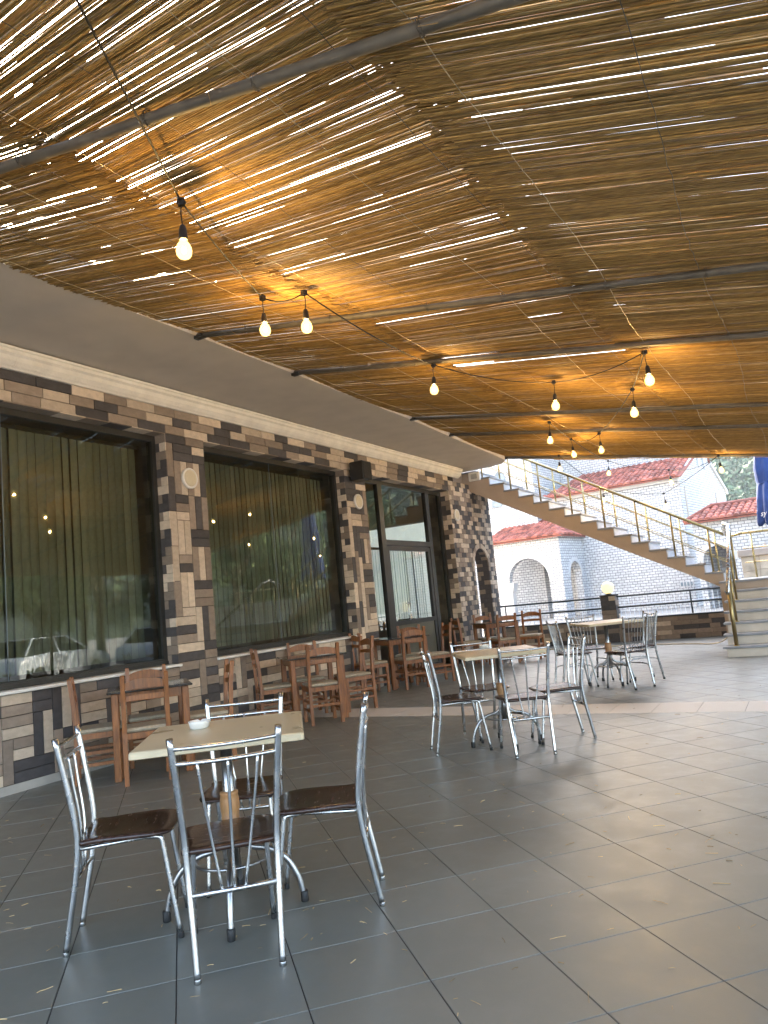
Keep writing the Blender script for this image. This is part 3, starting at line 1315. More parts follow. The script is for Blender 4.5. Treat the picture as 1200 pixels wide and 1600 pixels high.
bulb_labels = {
    'a': 'large lit bulb at the upper left, nearest the camera', 'b': 'lit bulb above the first pillar, left one of the close pair',
    'c': 'lit bulb close under the reeds, right one of the close pair', 'd': 'lit bulb hanging alone in the middle of the roof',
    'e': 'lit bulb left of the highest right-hand bulb, same cable', 'f': 'lit bulb highest on the right, tied to the roof pipe',
    'g': 'lit bulb just below and left of the highest right-hand bulb', 'h': 'lit bulb over the staircase, lowest of the slanting row under the reeds',
    'i': 'lit bulb leftmost of the far group near the roof edge', 'j': 'lit bulb between two others near the roof edge, over the stairs',
    'k': 'small lit bulb over the top of the stair rail, farthest left outside', 'l': 'lit bulb in front of the red church roof, left of two',
    'm': 'lit bulb in front of the red church roof, right of two', 'n': 'lit bulb in front of the green hill at the right',
    'o': 'lit bulb just above the stair handrail, right of two', 'p': 'lit bulb just above the stair handrail, left of two'}
bproto = None
for n, lab in bulb_labels.items():
    if bproto is None:
        bproto = empty('hanging_bulb')
        tag(bproto, lab, 'bulb', 'lit bulbs on the string')
        m_ = MB()
        m_.box(-.016, .016, -.016, .016, -.020, .014)
        m_.tube([(-.022, 0, -.004), (.022, 0, -.004)], .009, 8)
        m_.build('cable_clip', M_cable, bproto)
        m_ = MB()
        m_.tube(catmull([(0, 0, -.015), (.004, .002, -.06), (0, 0, -.12)], 4), .0035, 6)
        m_.build('drop_cord', M_cable, bproto)
        m_ = MB()
        m_.lathe([(.008, -.115), (.014, -.122), (.019, -.14), (.021, -.17), (.023, -.185), (.020, -.188)], n=14)
        m_.build('socket', M_black, bproto)
        m_ = MB()
        m_.lathe([(.015, -.186), (.018, -.196), (.028, -.210), (.0355, -.226), (.038, -.243), (.0355, -.261), (.027, -.275), (.014, -.282), (.002, -.284)], n=18)
        gb = m_.build('glass_bulb', M_env, bproto)
        m_ = MB()
        m_.sphere((0, 0, -.240), .0115, 10, 7, 1.3)
        m_.build('filament', M_bulb, gb)
        b = bproto
    else:
        b = copy_thing(bproto, (0, 0, 0), 0, lab)
    b.location = C[n]
    b.rotation_euler = (R(random.uniform(-4, 4)), R(random.uniform(-4, 4)), random.uniform(0, 6))
    if n == 'a':
        b.scale = (1.1, 1.1, 1.1)

# ------------------------------------------------------------------ steel chairs and pedestal tables
def seat_mesh():
    out = []
    ctrl = [(-.165, -.165), (.165, -.165), (.178, -.10), (.198, .08), (.195, .165), (.155, .212), (0, .225), (-.155, .212), (-.195, .165), (-.198, .08), (-.178, -.10)]
    n = len(ctrl)
    for i in range(n):
        p0, p1, p2, p3 = [Vector((*ctrl[(i + k) % n], 0)) for k in (-1, 0, 1, 2)]
        for s in range(4):
            t = s / 4
            out.append(.5 * ((2 * p1) + (p2 - p0) * t + (2 * p0 - 5 * p1 + 4 * p2 - p3) * t * t + (3 * p1 - p0 - 3 * p2 + p3) * t ** 3))
    vs, fs = [], []
    N_ = len(out)
    rings = ((.955, .426), (.99, .430), (1.0, .437), (.985, .4455), (.94, .4495), (.75, .447), (.45, .444), (.2, .443))
    for s, z in rings:
        for p in out:
            dish = .010 * (p.y * s / .2) ** 2 if z > .44 and p.y > 0 else 0
            vs.append((p.x * s, p.y * s + .0, z - dish * .6))
    for r in range(len(rings) - 1):
        for k in range(N_):
            j = (k + 1) % N_
            fs.append((r * N_ + k, r * N_ + j, (r + 1) * N_ + j, (r + 1) * N_ + k))
    fs.append(tuple(range(N_ - 1, -1, -1)))
    fs.append(tuple((len(rings) - 1) * N_ + k for k in range(N_)))
    m_ = MB()
    m_.add(vs, fs, True)
    return m_


def metal_chair(kind):
    root = empty('steel_chair')
    tag(root, 'x', 'chair', 'steel tube chairs with brown seats')
    st = M_steel if kind == 'A' else M_steel_d
    seat_mesh().build('seat', M_seat, root)
    for s in (-1, 1):
        m_ = MB()
        m_.tube(catmull([(s * .155, -.235, .012), (s * .160, -.212, .14), (s * .167, -.183, .30), (s * .172, -.170, .42), (s * .177, -.174, .52), (s * .190, -.200, .69), (s * .205, -.235, .875)], 5), .0135, 12)
        m_.build('back_leg', st, root)
        m_ = MB()
        m_.lathe([(.0125, 0), (.0138, .002), (.0138, .016), (.0132, .018)], (s * .155, -.235, 0), 12)
        m_.build('foot_cap', M_rubber if kind == 'B' else st, root)
        m_ = MB()
        m_.tube(catmull([(s * .135, .10, .416), (s * .148, .155, .412), (s * .152, .168, .39), (s * .158, .19, .24), (s * .166, .224, .012)], 5), .0112, 12)
        m_.build('front_leg', st, root)
        m_ = MB()
        m_.lathe([(.0112, 0), (.0125, .003), (.0125, .02), (.0115, .024)], (s * .166, .224, 0), 12)
        m_.build('foot_cap', M_rubber, root)
    m_ = MB()
    m_.tube([(-.168, -.172, .412), (-.135, .12, .416)], .009, 8)
    m_.tube([(.168, -.172, .412), (.135, .12, .416)], .009, 8)
    m_.tube([(-.137, .10, .416), (.137, .10, .416)], .009, 8)
    m_.build('seat_frame', st, root)
    if kind == 'A':
        for z, y, w, bow in ((.835, -.228, .199, .012), (.777, -.217, .196, .016)):
            m_ = MB()
            m_.tube(catmull([(-w, y, z), (-w * .5, y - bow * .75, z - .002), (0, y - bow, z - .003), (w * .5, y - bow * .75, z - .002), (w, y, z)], 4), .0085, 10)
            m_.build('back_rail', st, root)
        m_ = MB()
        m_.tube([(-.164, -.187, .287), (.164, -.187, .287)], .0105, 10)
        m_.build('lower_rail', st, root)
        for a, b in ((-.11, -.045), (.004, 0), (.118, .04)):
            m_ = MB()
            m_.tube(catmull([(a, -.230, .777), (a * .8 + b * .2, -.214, .65), (a * .45 + b * .55, -.190, .48), (b, -.187, .287)], 4), .0062, 8)
            m_.build('spindle', st, root)
    else:
        for z, y, w, bow in ((.845, -.230, .200, .02),):
            m_ = MB()
            m_.tube(catmull([(-w, y, z), (0, y - bow, z - .012), (w, y, z)], 6), .0085, 10)
            m_.build('back_rail', st, root)
        for k in range(6):
            t = k / 5 - .5
            m_ = MB()
            m_.tube(catmull([(t * .26, -.245, .835), (t * .24, -.205, .66), (t * .19, -.168, .446)], 4), .005, 6)
            m_.build('spindle', st, root)
        m_ = MB()
        m_.tube(catmull([(-.162, -.205, .19), (-.15, -.17, .27), (-.12, 0, .285), (-.15, .17, .27), (-.162, .205, .15)], 5), .008, 8)
        m_.tube(catmull([(.162, -.205, .19), (.15, -.17, .27), (.12, 0, .285), (.15, .17, .27), (.162, .205, .15)], 5), .008, 8)
        m_.build('stretcher', st, root)
    return root


def pedestal_table():
    root = empty('pedestal_table')
    tag(root, 'x', 'table', 'square cream tables on steel pedestals')
    m_ = MB()
    s = .36
    ring = []
    for z, i in ((.766, .012), (.770, .0), (.790, .0), (.797, .004), (.800, .014)):
        c = .014
        ring.append([(-s + i + c, -s + i, z), (s - i - c, -s + i, z), (s - i - c * .3, -s + i + c * .3, z), (s - i, -s + i + c, z), (s - i, s - i - c, z), (s - i - c * .3, s - i - c * .3, z), (s - i - c, s - i, z), (-s + i + c, s - i, z), (-s + i + c * .3, s - i - c * .3, z), (-s + i, s - i - c, z), (-s + i, -s + i + c, z), (-s + i + c * .3, -s + i + c * .3, z)])
    vs = [p for r in ring for p in r]
    fs = [tuple(range(11, -1, -1)), tuple(range(48, 60))]
    for r in range(4):
        for k in range(12):
            j = (k + 1) % 12
            fs.append((r * 12 + k, r * 12 + j, r * 12 + 12 + j, r * 12 + 12 + k))
    m_.add(vs, fs)
    m_.build('table_top', M_topcream, root)
    m_ = MB()
    m_.tube([(0, 0, .20), (0, 0, .755)], .027, 16)
    m_.lathe([(.10, .752), (.10, .766)], n=16)
    m_.build('column', M_steel_d, root)
    m_ = MB()
    m_.lathe([(.030, .40), (.041, .404), (.042, .412), (.039, .416), (.043, .44), (.0445, .465), (.043, .49), (.039, .51), (.042, .514), (.041, .522), (.030, .526)], n=20)
    m_.build('wooden_collar', M_barrel, root)
    for k in range(4):
        a = k * math.pi / 2
        c, s_ = math.cos(a), math.sin(a)
        m_ = MB()
        m_.tube([Vector((p[0] * c, p[0] * s_, p[1])) for p in catmull([Vector((q[0], q[1], 0)) for q in ((.02, .36), (.035, .31), (.08, .272), (.16, .252), (.235, .20), (.285, .11), (.305, .02))], 4)], .0135, 10)
        m_.build('leg', M_steel_d, root)
        m_ = MB()
        m_.lathe([(.016, 0), (.018, .004), (.018, .045), (.015, .048)], (.306 * c, .306 * s_, 0), 12)
        m_.build('rubber_foot', M_rubber, root)
    m_ = MB()
    m_.tube([(.165 * math.cos(t), .165 * math.sin(t), .232) for t in [k * math.pi / 16 for k in range(33)]], .0075, 8, False)
    m_.build('foot_ring', M_steel_d, root)
    return root


TB = [(-2.44, 2.67, 37, 'cream square table nearest the camera, with a white ashtray'),
      (-2.47, 6.24, 34, 'cream square table in the middle of the terrace, just before the pale floor band'),
      (-2.40, 9.95, 36, 'cream square table farthest away, between the globe lamp and the pale floor band')]
tp = pedestal_table()
for k, (x, y, a, lab) in enumerate(TB):
    t = tp if k == 0 else copy_thing(tp, (0, 0, 0), 0, lab)
    t['label'] = lab
    t.location = (x, y, 0)
    t.rotation_euler = (0, 0, R(a))
ca = metal_chair('A')
cb_ = metal_chair('B')
CH = [('A', -2.775, 2.368, (.35, .295), 'steel chair at the left of the nearest table, its back to the left'),
      ('A', -2.185, 2.382, (-.315, .3285), 'steel chair nearest the camera, seen from behind at the nearest table'),
      ('A', -2.097, 2.923, (-.87, -.50), 'steel chair at the right of the nearest table, seen side on'),
      ('A', -2.675, 3.04, (.544, -.839), 'steel chair on the far side of the nearest table, behind the ashtray'),
      ('A', -2.80, 5.985, (.60, .42), 'steel chair at the left of the middle table'),
      ('A', -2.19, 5.955, (-.56, .81), 'steel chair at the near side of the middle table, back to the camera'),
      ('A', -2.05, 6.47, (-.83, -.56), 'steel chair at the right of the middle table, side on'),
      ('A', -2.80, 6.62, (.69, -.72), 'steel chair on the far side of the middle table'),
      ('B', -2.09, 9.55, (-.83, .555), 'steel chair with many thin spindles, nearer one at the right of the farthest table'),
      ('B', -2.09, 10.24, (-.83, -.56), 'steel chair with many thin spindles, farther one at the right of the farthest table'),
      ('B', -2.80, 9.68, (.80, .55), 'steel chair with many thin spindles, nearer one at the left of the farthest table'),
      ('B', -2.74, 10.36, (.62, -.78), 'steel chair with many thin spindles, at the back of the farthest table')]
usedA = usedB = False
for kind, x, y, d, lab in CH:
    rz = math.atan2(d[1], d[0]) - math.pi / 2
    if kind == 'A' and not usedA:
        c = ca
        usedA = True
    elif kind == 'B' and not usedB:
        c = cb_
        usedB = True
    else:
        c = copy_thing(ca if kind == 'A' else cb_, (0, 0, 0), 0, lab)
    c['label'] = lab
    c.location = (x, y, 0)
    c.rotation_euler = (0, 0, rz)


def on_z(px, py, z):
    d = ray(px, py)
    return CO + d * ((z - 1.3) / d.z)


def ashtray(p, label):
    m_ = MB()
    m_.lathe([(.036, 0), (.044, .003), (.050, .030), (.052, .036), (.048, .037), (.041, .012), (.01, .008)], n=28)
    vs = m_.v
    # three cigarette notches in the rim
    out = []
    for v in vs:
        a = math.degrees(math.atan2(v[1], v[0])) % 120
        out.append((v[0], v[1], v[2] - (.008 if v[2] > .028 and a < 14 else 0)))
    m_.v = out
    o = m_.build('ashtray', M_ash)
    o.location = p
    tag(o, label, 'ashtray', 'white ashtrays on the tables')


p = on_z(312, 1138, .8)
ashtray((p.x, p.y, .8), 'white ceramic ashtray on the nearest cream table')
p = on_z(757, 1013, .8)
ashtray((p.x, p.y, .8), 'white ceramic ashtray on the middle cream table')

# ------------------------------------------------------------------ wooden chairs and tables along the wall
def wood_chair():
    root = empty('wooden_chair')
    tag(root, 'x', 'chair', 'wooden chairs with padded seats along the wall')
    for s in (-1, 1):
        m_ = MB()
        w = .019
        # rear post, leaning back above the seat
        vs = []
        for z, y in ((0, -.195), (.43, -.185), (.70, -.20), (.905, -.225)):
            vs.append([(s * .178 - w, y - w, z), (s * .178 + w, y - w, z), (s * .178 + w, y + w, z), (s * .178 - w, y + w, z)])
        allv = [p for r in vs for p in r]
        top = [(s * .178 + i * w * .7, -.225 + j * w * .7, .914) for i, j in ((-1, -1), (1, -1), (1, 1), (-1, 1))]
        allv += top
        fs = [(3, 2, 1, 0), (16, 17, 18, 19)]
        for r in range(4):
            for k in range(4):
                j = (k + 1) % 4
                fs.append((r * 4 + k, r * 4 + j, r * 4 + 4 + j, r * 4 + 4 + k))
        m_.add(allv, fs)
        m_.build('back_leg', M_wood, root)
        m_ = MB()
        m_.bbox(s * .178 - .02, s * .178 + .02, .165, .205, 0, .425, .004)
        m_.build('front_leg', M_wood, root)
        for z in (.14, .24):
            m_ = MB()
            m_.bbox(s * .178 - .010, s * .178 + .010, -.176, .166, z, z + .03, .003)
            m_.build('stretcher', M_wood, root)
    m_ = MB()
    m_.bbox(-.158, .158, .172, .192, .20, .23, .003)
    m_.build('stretcher', M_wood, root)
    m_ = MB()
    m_.bbox(-.158, .158, -.205, -.185, .20, .23, .003)
    m_.build('stretcher', M_wood, root)
    m_ = MB()
    m_.box(-.158, .158, .170, .196, .375, .425)
    m_.box(-.158, .158, -.196, -.175, .375, .425)
    m_.box(-.190, -.166, -.164, .164, .376, .4245)
    m_.box(.166, .190, -.164, .164, .376, .4245)
    m_.build('seat_frame', M_wood, root)
    m_ = MB()
    m_.bbox(-.192, .192, -.165, .205, .4255, .462, .014)
    m_.build('seat_cushion', M_cush, root)
    for z0, z1, y, arch in ((.785, .845, -.214, .035), (.695, .735, -.203, .008)):
        m_ = MB()
        vs, fs = [], []
        n = 9
        for i in range(n):
            t = i / (n - 1) * 2 - 1
            x_ = t * .163
            yb = y - .022 * (1 - t * t)
            zt = z1 + arch * (1 - t * t)
            zb = z0 + arch * .35 * (1 - t * t)
            vs += [(x_, yb - .008, zb), (x_, yb + .008, zb), (x_, yb + .008, zt), (x_, yb - .008, zt)]
        for i in range(n - 1):
            for k in range(4):
                j = (k + 1) % 4
                fs.append((i * 4 + k, i * 4 + j, i * 4 + 4 + j, i * 4 + 4 + k))
        fs += [(3, 2, 1, 0), (n * 4 - 4, n * 4 - 3, n * 4 - 2, n * 4 - 1)]
        m_.add(vs, fs)
        m_.build('back_slat', M_wood, root)
    return root


def wood_table():
    root = empty('wooden_table')
    tag(root, 'x', 'table', 'wooden tables with dark glossy tops along the wall')
    for sx in (-1, 1):
        for sy in (-1, 1):
            m_ = MB()
            m_.bbox(sx * .30 - .03, sx * .30 + .03, sy * .30 - .03, sy * .30 + .03, 0, .748, .006)
            m_.build('leg', M_wood, root)
    for a in range(4):
        m_ = MB()
        m_.bbox(-.268, .268, .292, .314, .665, .746, .003, M=Matrix.Rotation(a * math.pi / 2, 4, 'Z'))
        m_.build('apron', M_wood, root)
    m_ = MB()
    m_.bbox(-.365, .365, -.365, .365, .749, .766, .005)
    m_.build('table_top', M_glasstop, root)
    return root


wt = wood_table()
wc = wood_chair()
q = .7071
WT = [(-5.46, 5.00, 49, 'wooden table with dark glossy top by the nearest window, behind the nearest cream table'),
      (-5.48, 7.63, 48, 'wooden table with dark top under the window between the pillars'),
      (-5.76, 10.42, 55, 'wooden table with dark top in front of the entrance'),
      (-5.33, 13.5, 45, 'wooden table farthest along the wall, by the arched brick wall')]
for k, (x, y, a, lab) in enumerate(WT):
    t = wt if k == 0 else copy_thing(wt, (0, 0, 0), 0, lab)
    t['label'] = lab
    t.location = (x, y, 0)
    t.rotation_euler = (0, 0, R(a))
WCH = [(-5.22, 4.72, (-.76, .65), 'wooden chair at the nearest wall table, back to the camera'),
       (-5.75, 4.66, (.65, .76), 'wooden chair left of the nearest wall table, side on against the brick'),
       (-5.78, 5.27, (.76, -.65), 'wooden chair behind the nearest wall table, against the window sill'),
       (-5.12, 5.40, (-.65, -.76), 'wooden chair right of the nearest wall table, half hidden by the far steel chair'),
       (-5.18, 7.37, (-.74, .67), 'wooden chair at the wall table under the second window, back to the camera'),
       (-5.80, 7.27, (.67, .74), 'wooden chair left of the wall table under the second window'),
       (-5.82, 7.98, (.74, -.67), 'wooden chair behind the wall table under the second window'),
       (-5.28, 8.26, (-.55, -.83), 'wooden chair right of the wall table under the second window, side on'),
       (-5.48, 10.20, (-.80, .60), 'wooden chair at the entrance table, back to the camera'),
       (-5.92, 9.75, (.57, .82), 'wooden chair left of the entrance table, by the second pillar'),
       (-5.90, 10.95, (.30, -.95), 'wooden chair behind the entrance table, before the glass door'),
       (-5.33, 10.82, (-.70, -.71), 'wooden chair right of the entrance table'),
       (-5.09, 13.24, (-.70, .71), 'wooden chair at the farthest wall table, back to the camera'),
       (-5.72, 13.02, (.71, .70), 'wooden chair left of the farthest wall table'),
       (-5.64, 13.86, (.72, -.69), 'wooden chair behind the farthest wall table, in front of the arch'),
       (-4.80, 13.95, (.10, -.99), 'wooden chair right of the farthest wall table, facing the camera')]
for k, (x, y, d, lab) in enumerate(WCH):
    c = wc if k == 0 else copy_thing(wc, (0, 0, 0), 0, lab)
    c['label'] = lab
    c.location = (x, y, 0)
    c.rotation_euler = (0, 0, math.atan2(d[1], d[0]) - math.pi / 2)

# ------------------------------------------------------------------ straw litter on the floor
m_ = MB()
for k in range(640):
    for _ in range(20):
        x, y = random.uniform(-5.6, 2.2), random.uniform(.9, 9.5)
        if random.random() < (1.0 if y < 5 else .35):
            break
    a = random.uniform(0, 2 * math.pi)
    L_ = random.uniform(.012, .035) if random.random() < .85 else random.uniform(.04, .07)
    bnd = random.gauss(0, .25)
    p = [(x, y, .0022), (x + L_ * .5 * math.cos(a), y + L_ * .5 * math.sin(a), .003), (x + L_ * .5 * (math.cos(a) + math.cos(a + bnd)), y + L_ * .5 * (math.sin(a) + math.sin(a + bnd)), .0022)]
    m_.tube(p, random.uniform(.0008, .0017), 4, False, False, random.random())
tag(m_.build('straw_litter', M_litter, None, recalc=False), 'thin bits of straw fallen on the grey floor tiles', 'straw', kind='stuff')

# ------------------------------------------------------------------ staircase
ST = empty('staircase', (-1.2, 15.0, 0))
tag(ST, 'outdoor staircase in two flights with marble steps and gold railings', 'staircase')
RUN, RISE, LZ = .3095, .1795, 1.125
SY0, SY1 = 15.0, 16.2
X0 = -1.36
NS = 16
# upper flight: sloping body as one profile
prof = [(X0, LZ - .14), (X0, LZ)]
for k in range(NS):
    xk = X0 - k * RUN
    prof.append((xk, LZ + (k + 1) * RISE - .035))
    prof.append((xk - RUN, LZ + (k + 1) * RISE - .035))
xe = X0 - NS * RUN
ze = LZ + NS * RISE
prof.append((xe, ze - .36))
mb = MB()
# as convex slices so that the faces stay clean
slope = lambda x_: (LZ - .14) + (X0 - x_) * (ze - .36 - (LZ - .14)) / (X0 - xe)
mb.add([], [])
side = []
n = len(prof)
bmx = bmesh.new()
va = [bmx.verts.new((x_, SY0, z_)) for x_, z_ in prof]
vb = [bmx.verts.new((x_, SY1, z_)) for x_, z_ in prof]
bmx.faces.new(va)
bmx.faces.new(list(reversed(vb)))
for i in range(n):
    j = (i + 1) % n
    bmx.faces.new((va[j], va[i], vb[i], vb[j]))
bmesh.ops.recalc_face_normals(bmx, faces=bmx.faces)
bmesh.ops.triangulate(bmx, faces=[f for f in bmx.faces if len(f.verts) > 4])
me = bpy.data.meshes.new('flight')
bmx.to_mesh(me)
bmx.free()
link('upper_flight', me, M_stairside, ST, True)
for k in range(NS):
    xk = X0 - k * RUN
    m_ = MB()
    m_.bbox(xk - RUN - .0, xk + .045, SY0 - .03, SY1 + .03, LZ + (k + 1) * RISE - .034, LZ + (k + 1) * RISE, .004)
    m_.build('tread', M_tread, ST, True)
    m_ = MB()
    m_.box(xk + .001, xk + .018, SY0 - .004, SY1 + .004, LZ + k * RISE + .001, LZ + (k + 1) * RISE - .035)
    m_.build('riser', M_marble, ST, True)
# upper slab where the flight arrives
m_ = MB()
m_.box(-9.0, xe - .001, 14.96, 16.2, ze - .37, ze - .002)
m_.build('upper_landing', M_stairside, ST, True)
# landing and lower flight
LX0, LX1 = -1.24, 1.4
m_ = MB()
m_.box(LX0 - .14, LX1, 14.30, SY1, .0, LZ - .036)
m_.build('landing', M_stairside, ST, True)
m_ = MB()
m_.bbox(LX0 - .145, LX1, 14.26, SY1 + .03, LZ - .035, LZ, .004)
m_.build('tread', M_tread, ST, True)
NL = 7
r_ = LZ / NL
run2 = (14.30 - 12.50) / (NL - 1)
for k in range(NL - 1):
    y0 = 12.50 + k * run2
    m_ = MB()
    m_.box(LX0, LX1, y0, y0 + run2 + (0 if k < NL - 2 else -.001), 0, (k + 1) * r_ - .036)
    m_.build('step_body', M_stairside, ST, True)
    m_ = MB()
    m_.bbox(LX0 - .05, LX1, y0 - .045, y0 + run2 - .003, (k + 1) * r_ - .035, (k + 1) * r_, .004)
    m_.build('tread', M_tread, ST, True)
    m_ = MB()
    m_.box(LX0 + .004, LX1, y0 - .014, y0 - .001, k * r_ + .001, (k + 1) * r_ - .036)
    m_.build('riser', pmat('pale_riser', (.55, .49, .41), .5, var=.08) if k == 0 else MATS['pale_riser'], ST, True)
# railings
RH = .82


def tread_z(x_):
    k = int((X0 - x_) / RUN)
    return LZ + (k + 1) * RISE


for yy, mt, xoff in ((SY0 + .05, M_dgold, 0), (SY1 - .06, M_gold, .05)):
    for i in range(8):
        x_ = X0 - .16 - i * 2 * RUN + xoff * 0
        if x_ < xe:
            break
        zt = tread_z(x_)
        m_ = MB()
        m_.tube([(x_, yy, zt - .001), (x_, yy, LZ + (X0 - x_) / RUN * RISE + RISE * .5 + RH - .02)], .019, 10)
        m_.lathe([(.032, 0), (.032, .006), (.021, .012)], (x_, yy, zt), 12)
        m_.build('rail_post', mt, ST, True)
    zz = lambda x_, h_: LZ + (X0 - x_) / RUN * RISE + RISE * .5 + h_
    m_ = MB()
    m_.tube([(X0 + .12, yy, zz(X0 + .12, RH)), (xe - .1, yy, zz(xe - .1, RH))], .026, 12)
    m_.build('handrail', mt, ST, True)
    for h_ in (.30, .56):
        m_ = MB()
        m_.tube([(X0 + .12, yy, zz(X0 + .12, h_)), (xe - .1, yy, zz(xe - .1, h_))], .009, 8)
        m_.build('mid_rail', mt, ST, True)
# rail along the far side of the landing
yy = SY1 - .06
zr = LZ + .88
m_ = MB()
m_.tube([(X0 + .12, yy, LZ + RISE * .5 + RH - .12 / RUN * RISE), (-1.04, yy, zr), (LX1, yy, zr)], .026, 12)
m_.build('handrail', M_gold, ST, True)
for h_ in (.30, .58):
    m_ = MB()
    m_.tube([(-1.04, yy, LZ + h_), (LX1, yy, LZ + h_)], .009, 8)
    m_.build('mid_rail', M_gold, ST, True)
for x_ in (-.87, -.1, .7):
    m_ = MB()
    m_.tube([(x_, yy, LZ - .001), (x_, yy, zr)], .019, 10)
    m_.build('rail_post', M_gold, ST, True)
# left rail of the lower flight
xr = -1.10
y_bot, y_top = 12.56, 14.45
z_of = lambda y_: r_ + (y_ - y_bot) / run2 * r_
m_ = MB()
m_.tube([(xr, y_bot - .22, z_of(y_bot - .22) + RH + .1), (xr, y_top, z_of(y_top) + RH + .1), (xr - .10, y_top + .16, z_of(y_top) + RH + .16), (X0 + .12, SY0 + .05, LZ + RISE * .5 + RH - .12 / RUN * RISE)], .028, 12)
m_.build('handrail', M_steel, ST, True)
for k, y_ in enumerate((y_bot - .02, y_bot + 2 * run2, y_bot + 4 * run2, y_top)):
    zb = r_ * (min(int((y_ - 12.50) / run2 + .001), NL - 1) + 1)
    if k == 3:
        zb = LZ
    m_ = MB()
    m_.tube([(xr, y_, zb - .001), (xr, y_, z_of(y_) + RH + .1)], .030 if k == 0 else .019, 12)
    m_.lathe([(.045, 0), (.045, .008), (.03, .014)], (xr, y_, zb), 12)
    m_.build('rail_post', M_dgold, ST, True)
# flood lamp on the side of the stair
t = empty('flood_lamp', (-5.95, 14.93, 3.80))
tag(t, 'white square flood lamp fixed where the stair meets the soffit', 'lamp')
m_ = MB()
m_.bbox(-6.10, -5.84, 14.86, 14.93, 3.76, 3.95, .012)
m_.build('housing', M_whitep, t, True)
m_ = MB()
m_.bbox(-6.04, -5.90, 14.853, 14.862, 3.80, 3.91, .003)
m_.build('lens', pmat('lamp_glass', (.42, .42, .40), .25), t, True)
m_ = MB()
m_.box(-6.0, -5.94, 14.93, 15.0, 3.82, 3.88)
m_.build('bracket', M_whitep, t, True)

# ------------------------------------------------------------------ parapet with rails, brick post and globe
PY = 16.62
pw = empty('parapet_wall', (-3.0, PY, 0))
tag(pw, 'low dark brick parapet with two dark rails at the end of the terrace', 'wall')
m_ = MB()
m_.box(-6.5, 3.3, PY + .012, PY + .20, 0, .47)
m_.build('wall_core', M_mortar, pw, True)
bk = [MB(), MB(), MB()]
for row in range(5):
    x = -6.5 - (.15 if row % 2 else 0)
    while x < -1.1:
        w = random.choice((.3, .3, .4, .2))
        c = random.choices((0, 1, 2), (.12, .5, .38))[0]
        m_ = MB()
        m_.bbox(x + .002, x + w - .002, PY + random.uniform(-.003, .003), PY + .014, row * .094 + .001, (row + 1) * .094 - .002, .002)
        m_.build('brick', M_brick[c], pw, True)
        x += w
m_ = MB()
m_.bbox(-6.52, 3.32, PY - .03, PY + .23, .472, .502, .006)
m_.build('coping', M_railgrey, pw, True)
for z in (.74, .975):
    m_ = MB()
    m_.tube([(-6.45, PY + .1, z), (3.2, PY + .1, z)], .021, 10)
    m_.build('rail', M_railgrey, pw, True)
for x in (-6.3, -2.2, -.6, 1.2):
    m_ = MB()
    m_.tube([(x, PY + .1, .50), (x, PY + .1, .97)], .016, 8)
    m_.build('rail_post', M_railgrey, pw, True)


def brick_pillar(x, y, hgt, label, glabel):
    t = empty('brick_post', (x, y, 0))
    tag(t, label, 'post', 'brick posts with globe lamps')
    m_ = MB()
    m_.box(-.145, .145, -.145, .145, 0, hgt - .03)
    m_.build('core', M_mortar, t)
    nr = round((hgt - .03) / .1)
    hh = (hgt - .03) / nr
    for side_ in range(4):
        Mx = Matrix.Rotation(side_ * math.pi / 2, 4, 'Z')
        for r in range(nr):
            cuts = [-.158, .02, .158] if r % 2 else [-.158, .158]
            for a, b in zip(cuts[:-1], cuts[1:]):
                m_ = MB()
                m_.bbox(a + .002, b - .002, -.160 - random.uniform(0, .003), -.144, r * hh + .002, (r + 1) * hh - .002, .002, M=Mx)
                m_.build('brick', M_brick[random.choices((0, 1, 2), (.1, .55, .35))[0]], t)
    m_ = MB()
    m_.bbox(-.168, .168, -.168, .168, hgt - .03, hgt, .005)
    m_.build('cap', M_mortar, t)
    g = empty('globe_lamp', (x, y, hgt))
    tag(g, glabel, 'lamp', 'lit globe lamps on brick posts')
    m_ = MB()
    m_.lathe([(.075, .0), (.075, .012), (.055, .016), (.055, .035)], n=20)
    m_.build('lamp_base', M_dframe, g)
    m_ = MB()
    m_.sphere((0, 0, .155), .135, 24, 16)
    m_.build('globe', M_globe, g)


brick_pillar(-3.87, PY + .08, 1.03, 'brick post in the middle of the far parapet, under the lit globe', 'lit round globe lamp on the brick post of the far parapet')
brick_pillar(3.1, 9.2, 1.2, 'brick post at the open side of the terrace', 'globe lamp on the open side of the terrace, seen mirrored in the nearest window')
brick_pillar(3.1, 6.6, 1.2, 'brick post at the open side of the terrace, nearer the camera', 'globe lamp at the open side, mirrored at the left of the nearest window')
# white wire fence beyond the parapet
fe = empty('wire_fence', (-4, 18.6, -.16))
tag(fe, 'pale wire fence of thin pickets just beyond the parapet', 'fence')
m_ = MB()
for k in range(90):
    x = -9.0 + k * .105
    m_.tube([(x, 18.6, -.16), (x, 18.6, .86 + (.05 if k % 2 else 0))], .005, 5, False)
tag(m_.build('pickets', M_wmesh, fe, True, recalc=False), kind='stuff')
for z in (.0, .35, .72):
    m_ = MB()
    m_.tube([(-9.1, 18.6, z), (.4, 18.6, z)], .008, 6)
    m_.build('fence_rail', M_wmesh, fe, True)
# pale hose on the floor by the stair
m_ = MB()
pts = [(-1.30, 14.0, .36), (-1.38, 14.3, .16), (-1.62, 14.7, .03), (-2.1, 15.1, .012), (-2.8, 15.4, .012), (-3.7, 15.55, .012), (-5.0, 15.6, .012)]
m_.tube(catmull(pts, 8), .011, 8)
tag(m_.build('hose', M_cream), 'pale hose lying along the parapet and rising to the stair', 'hose')

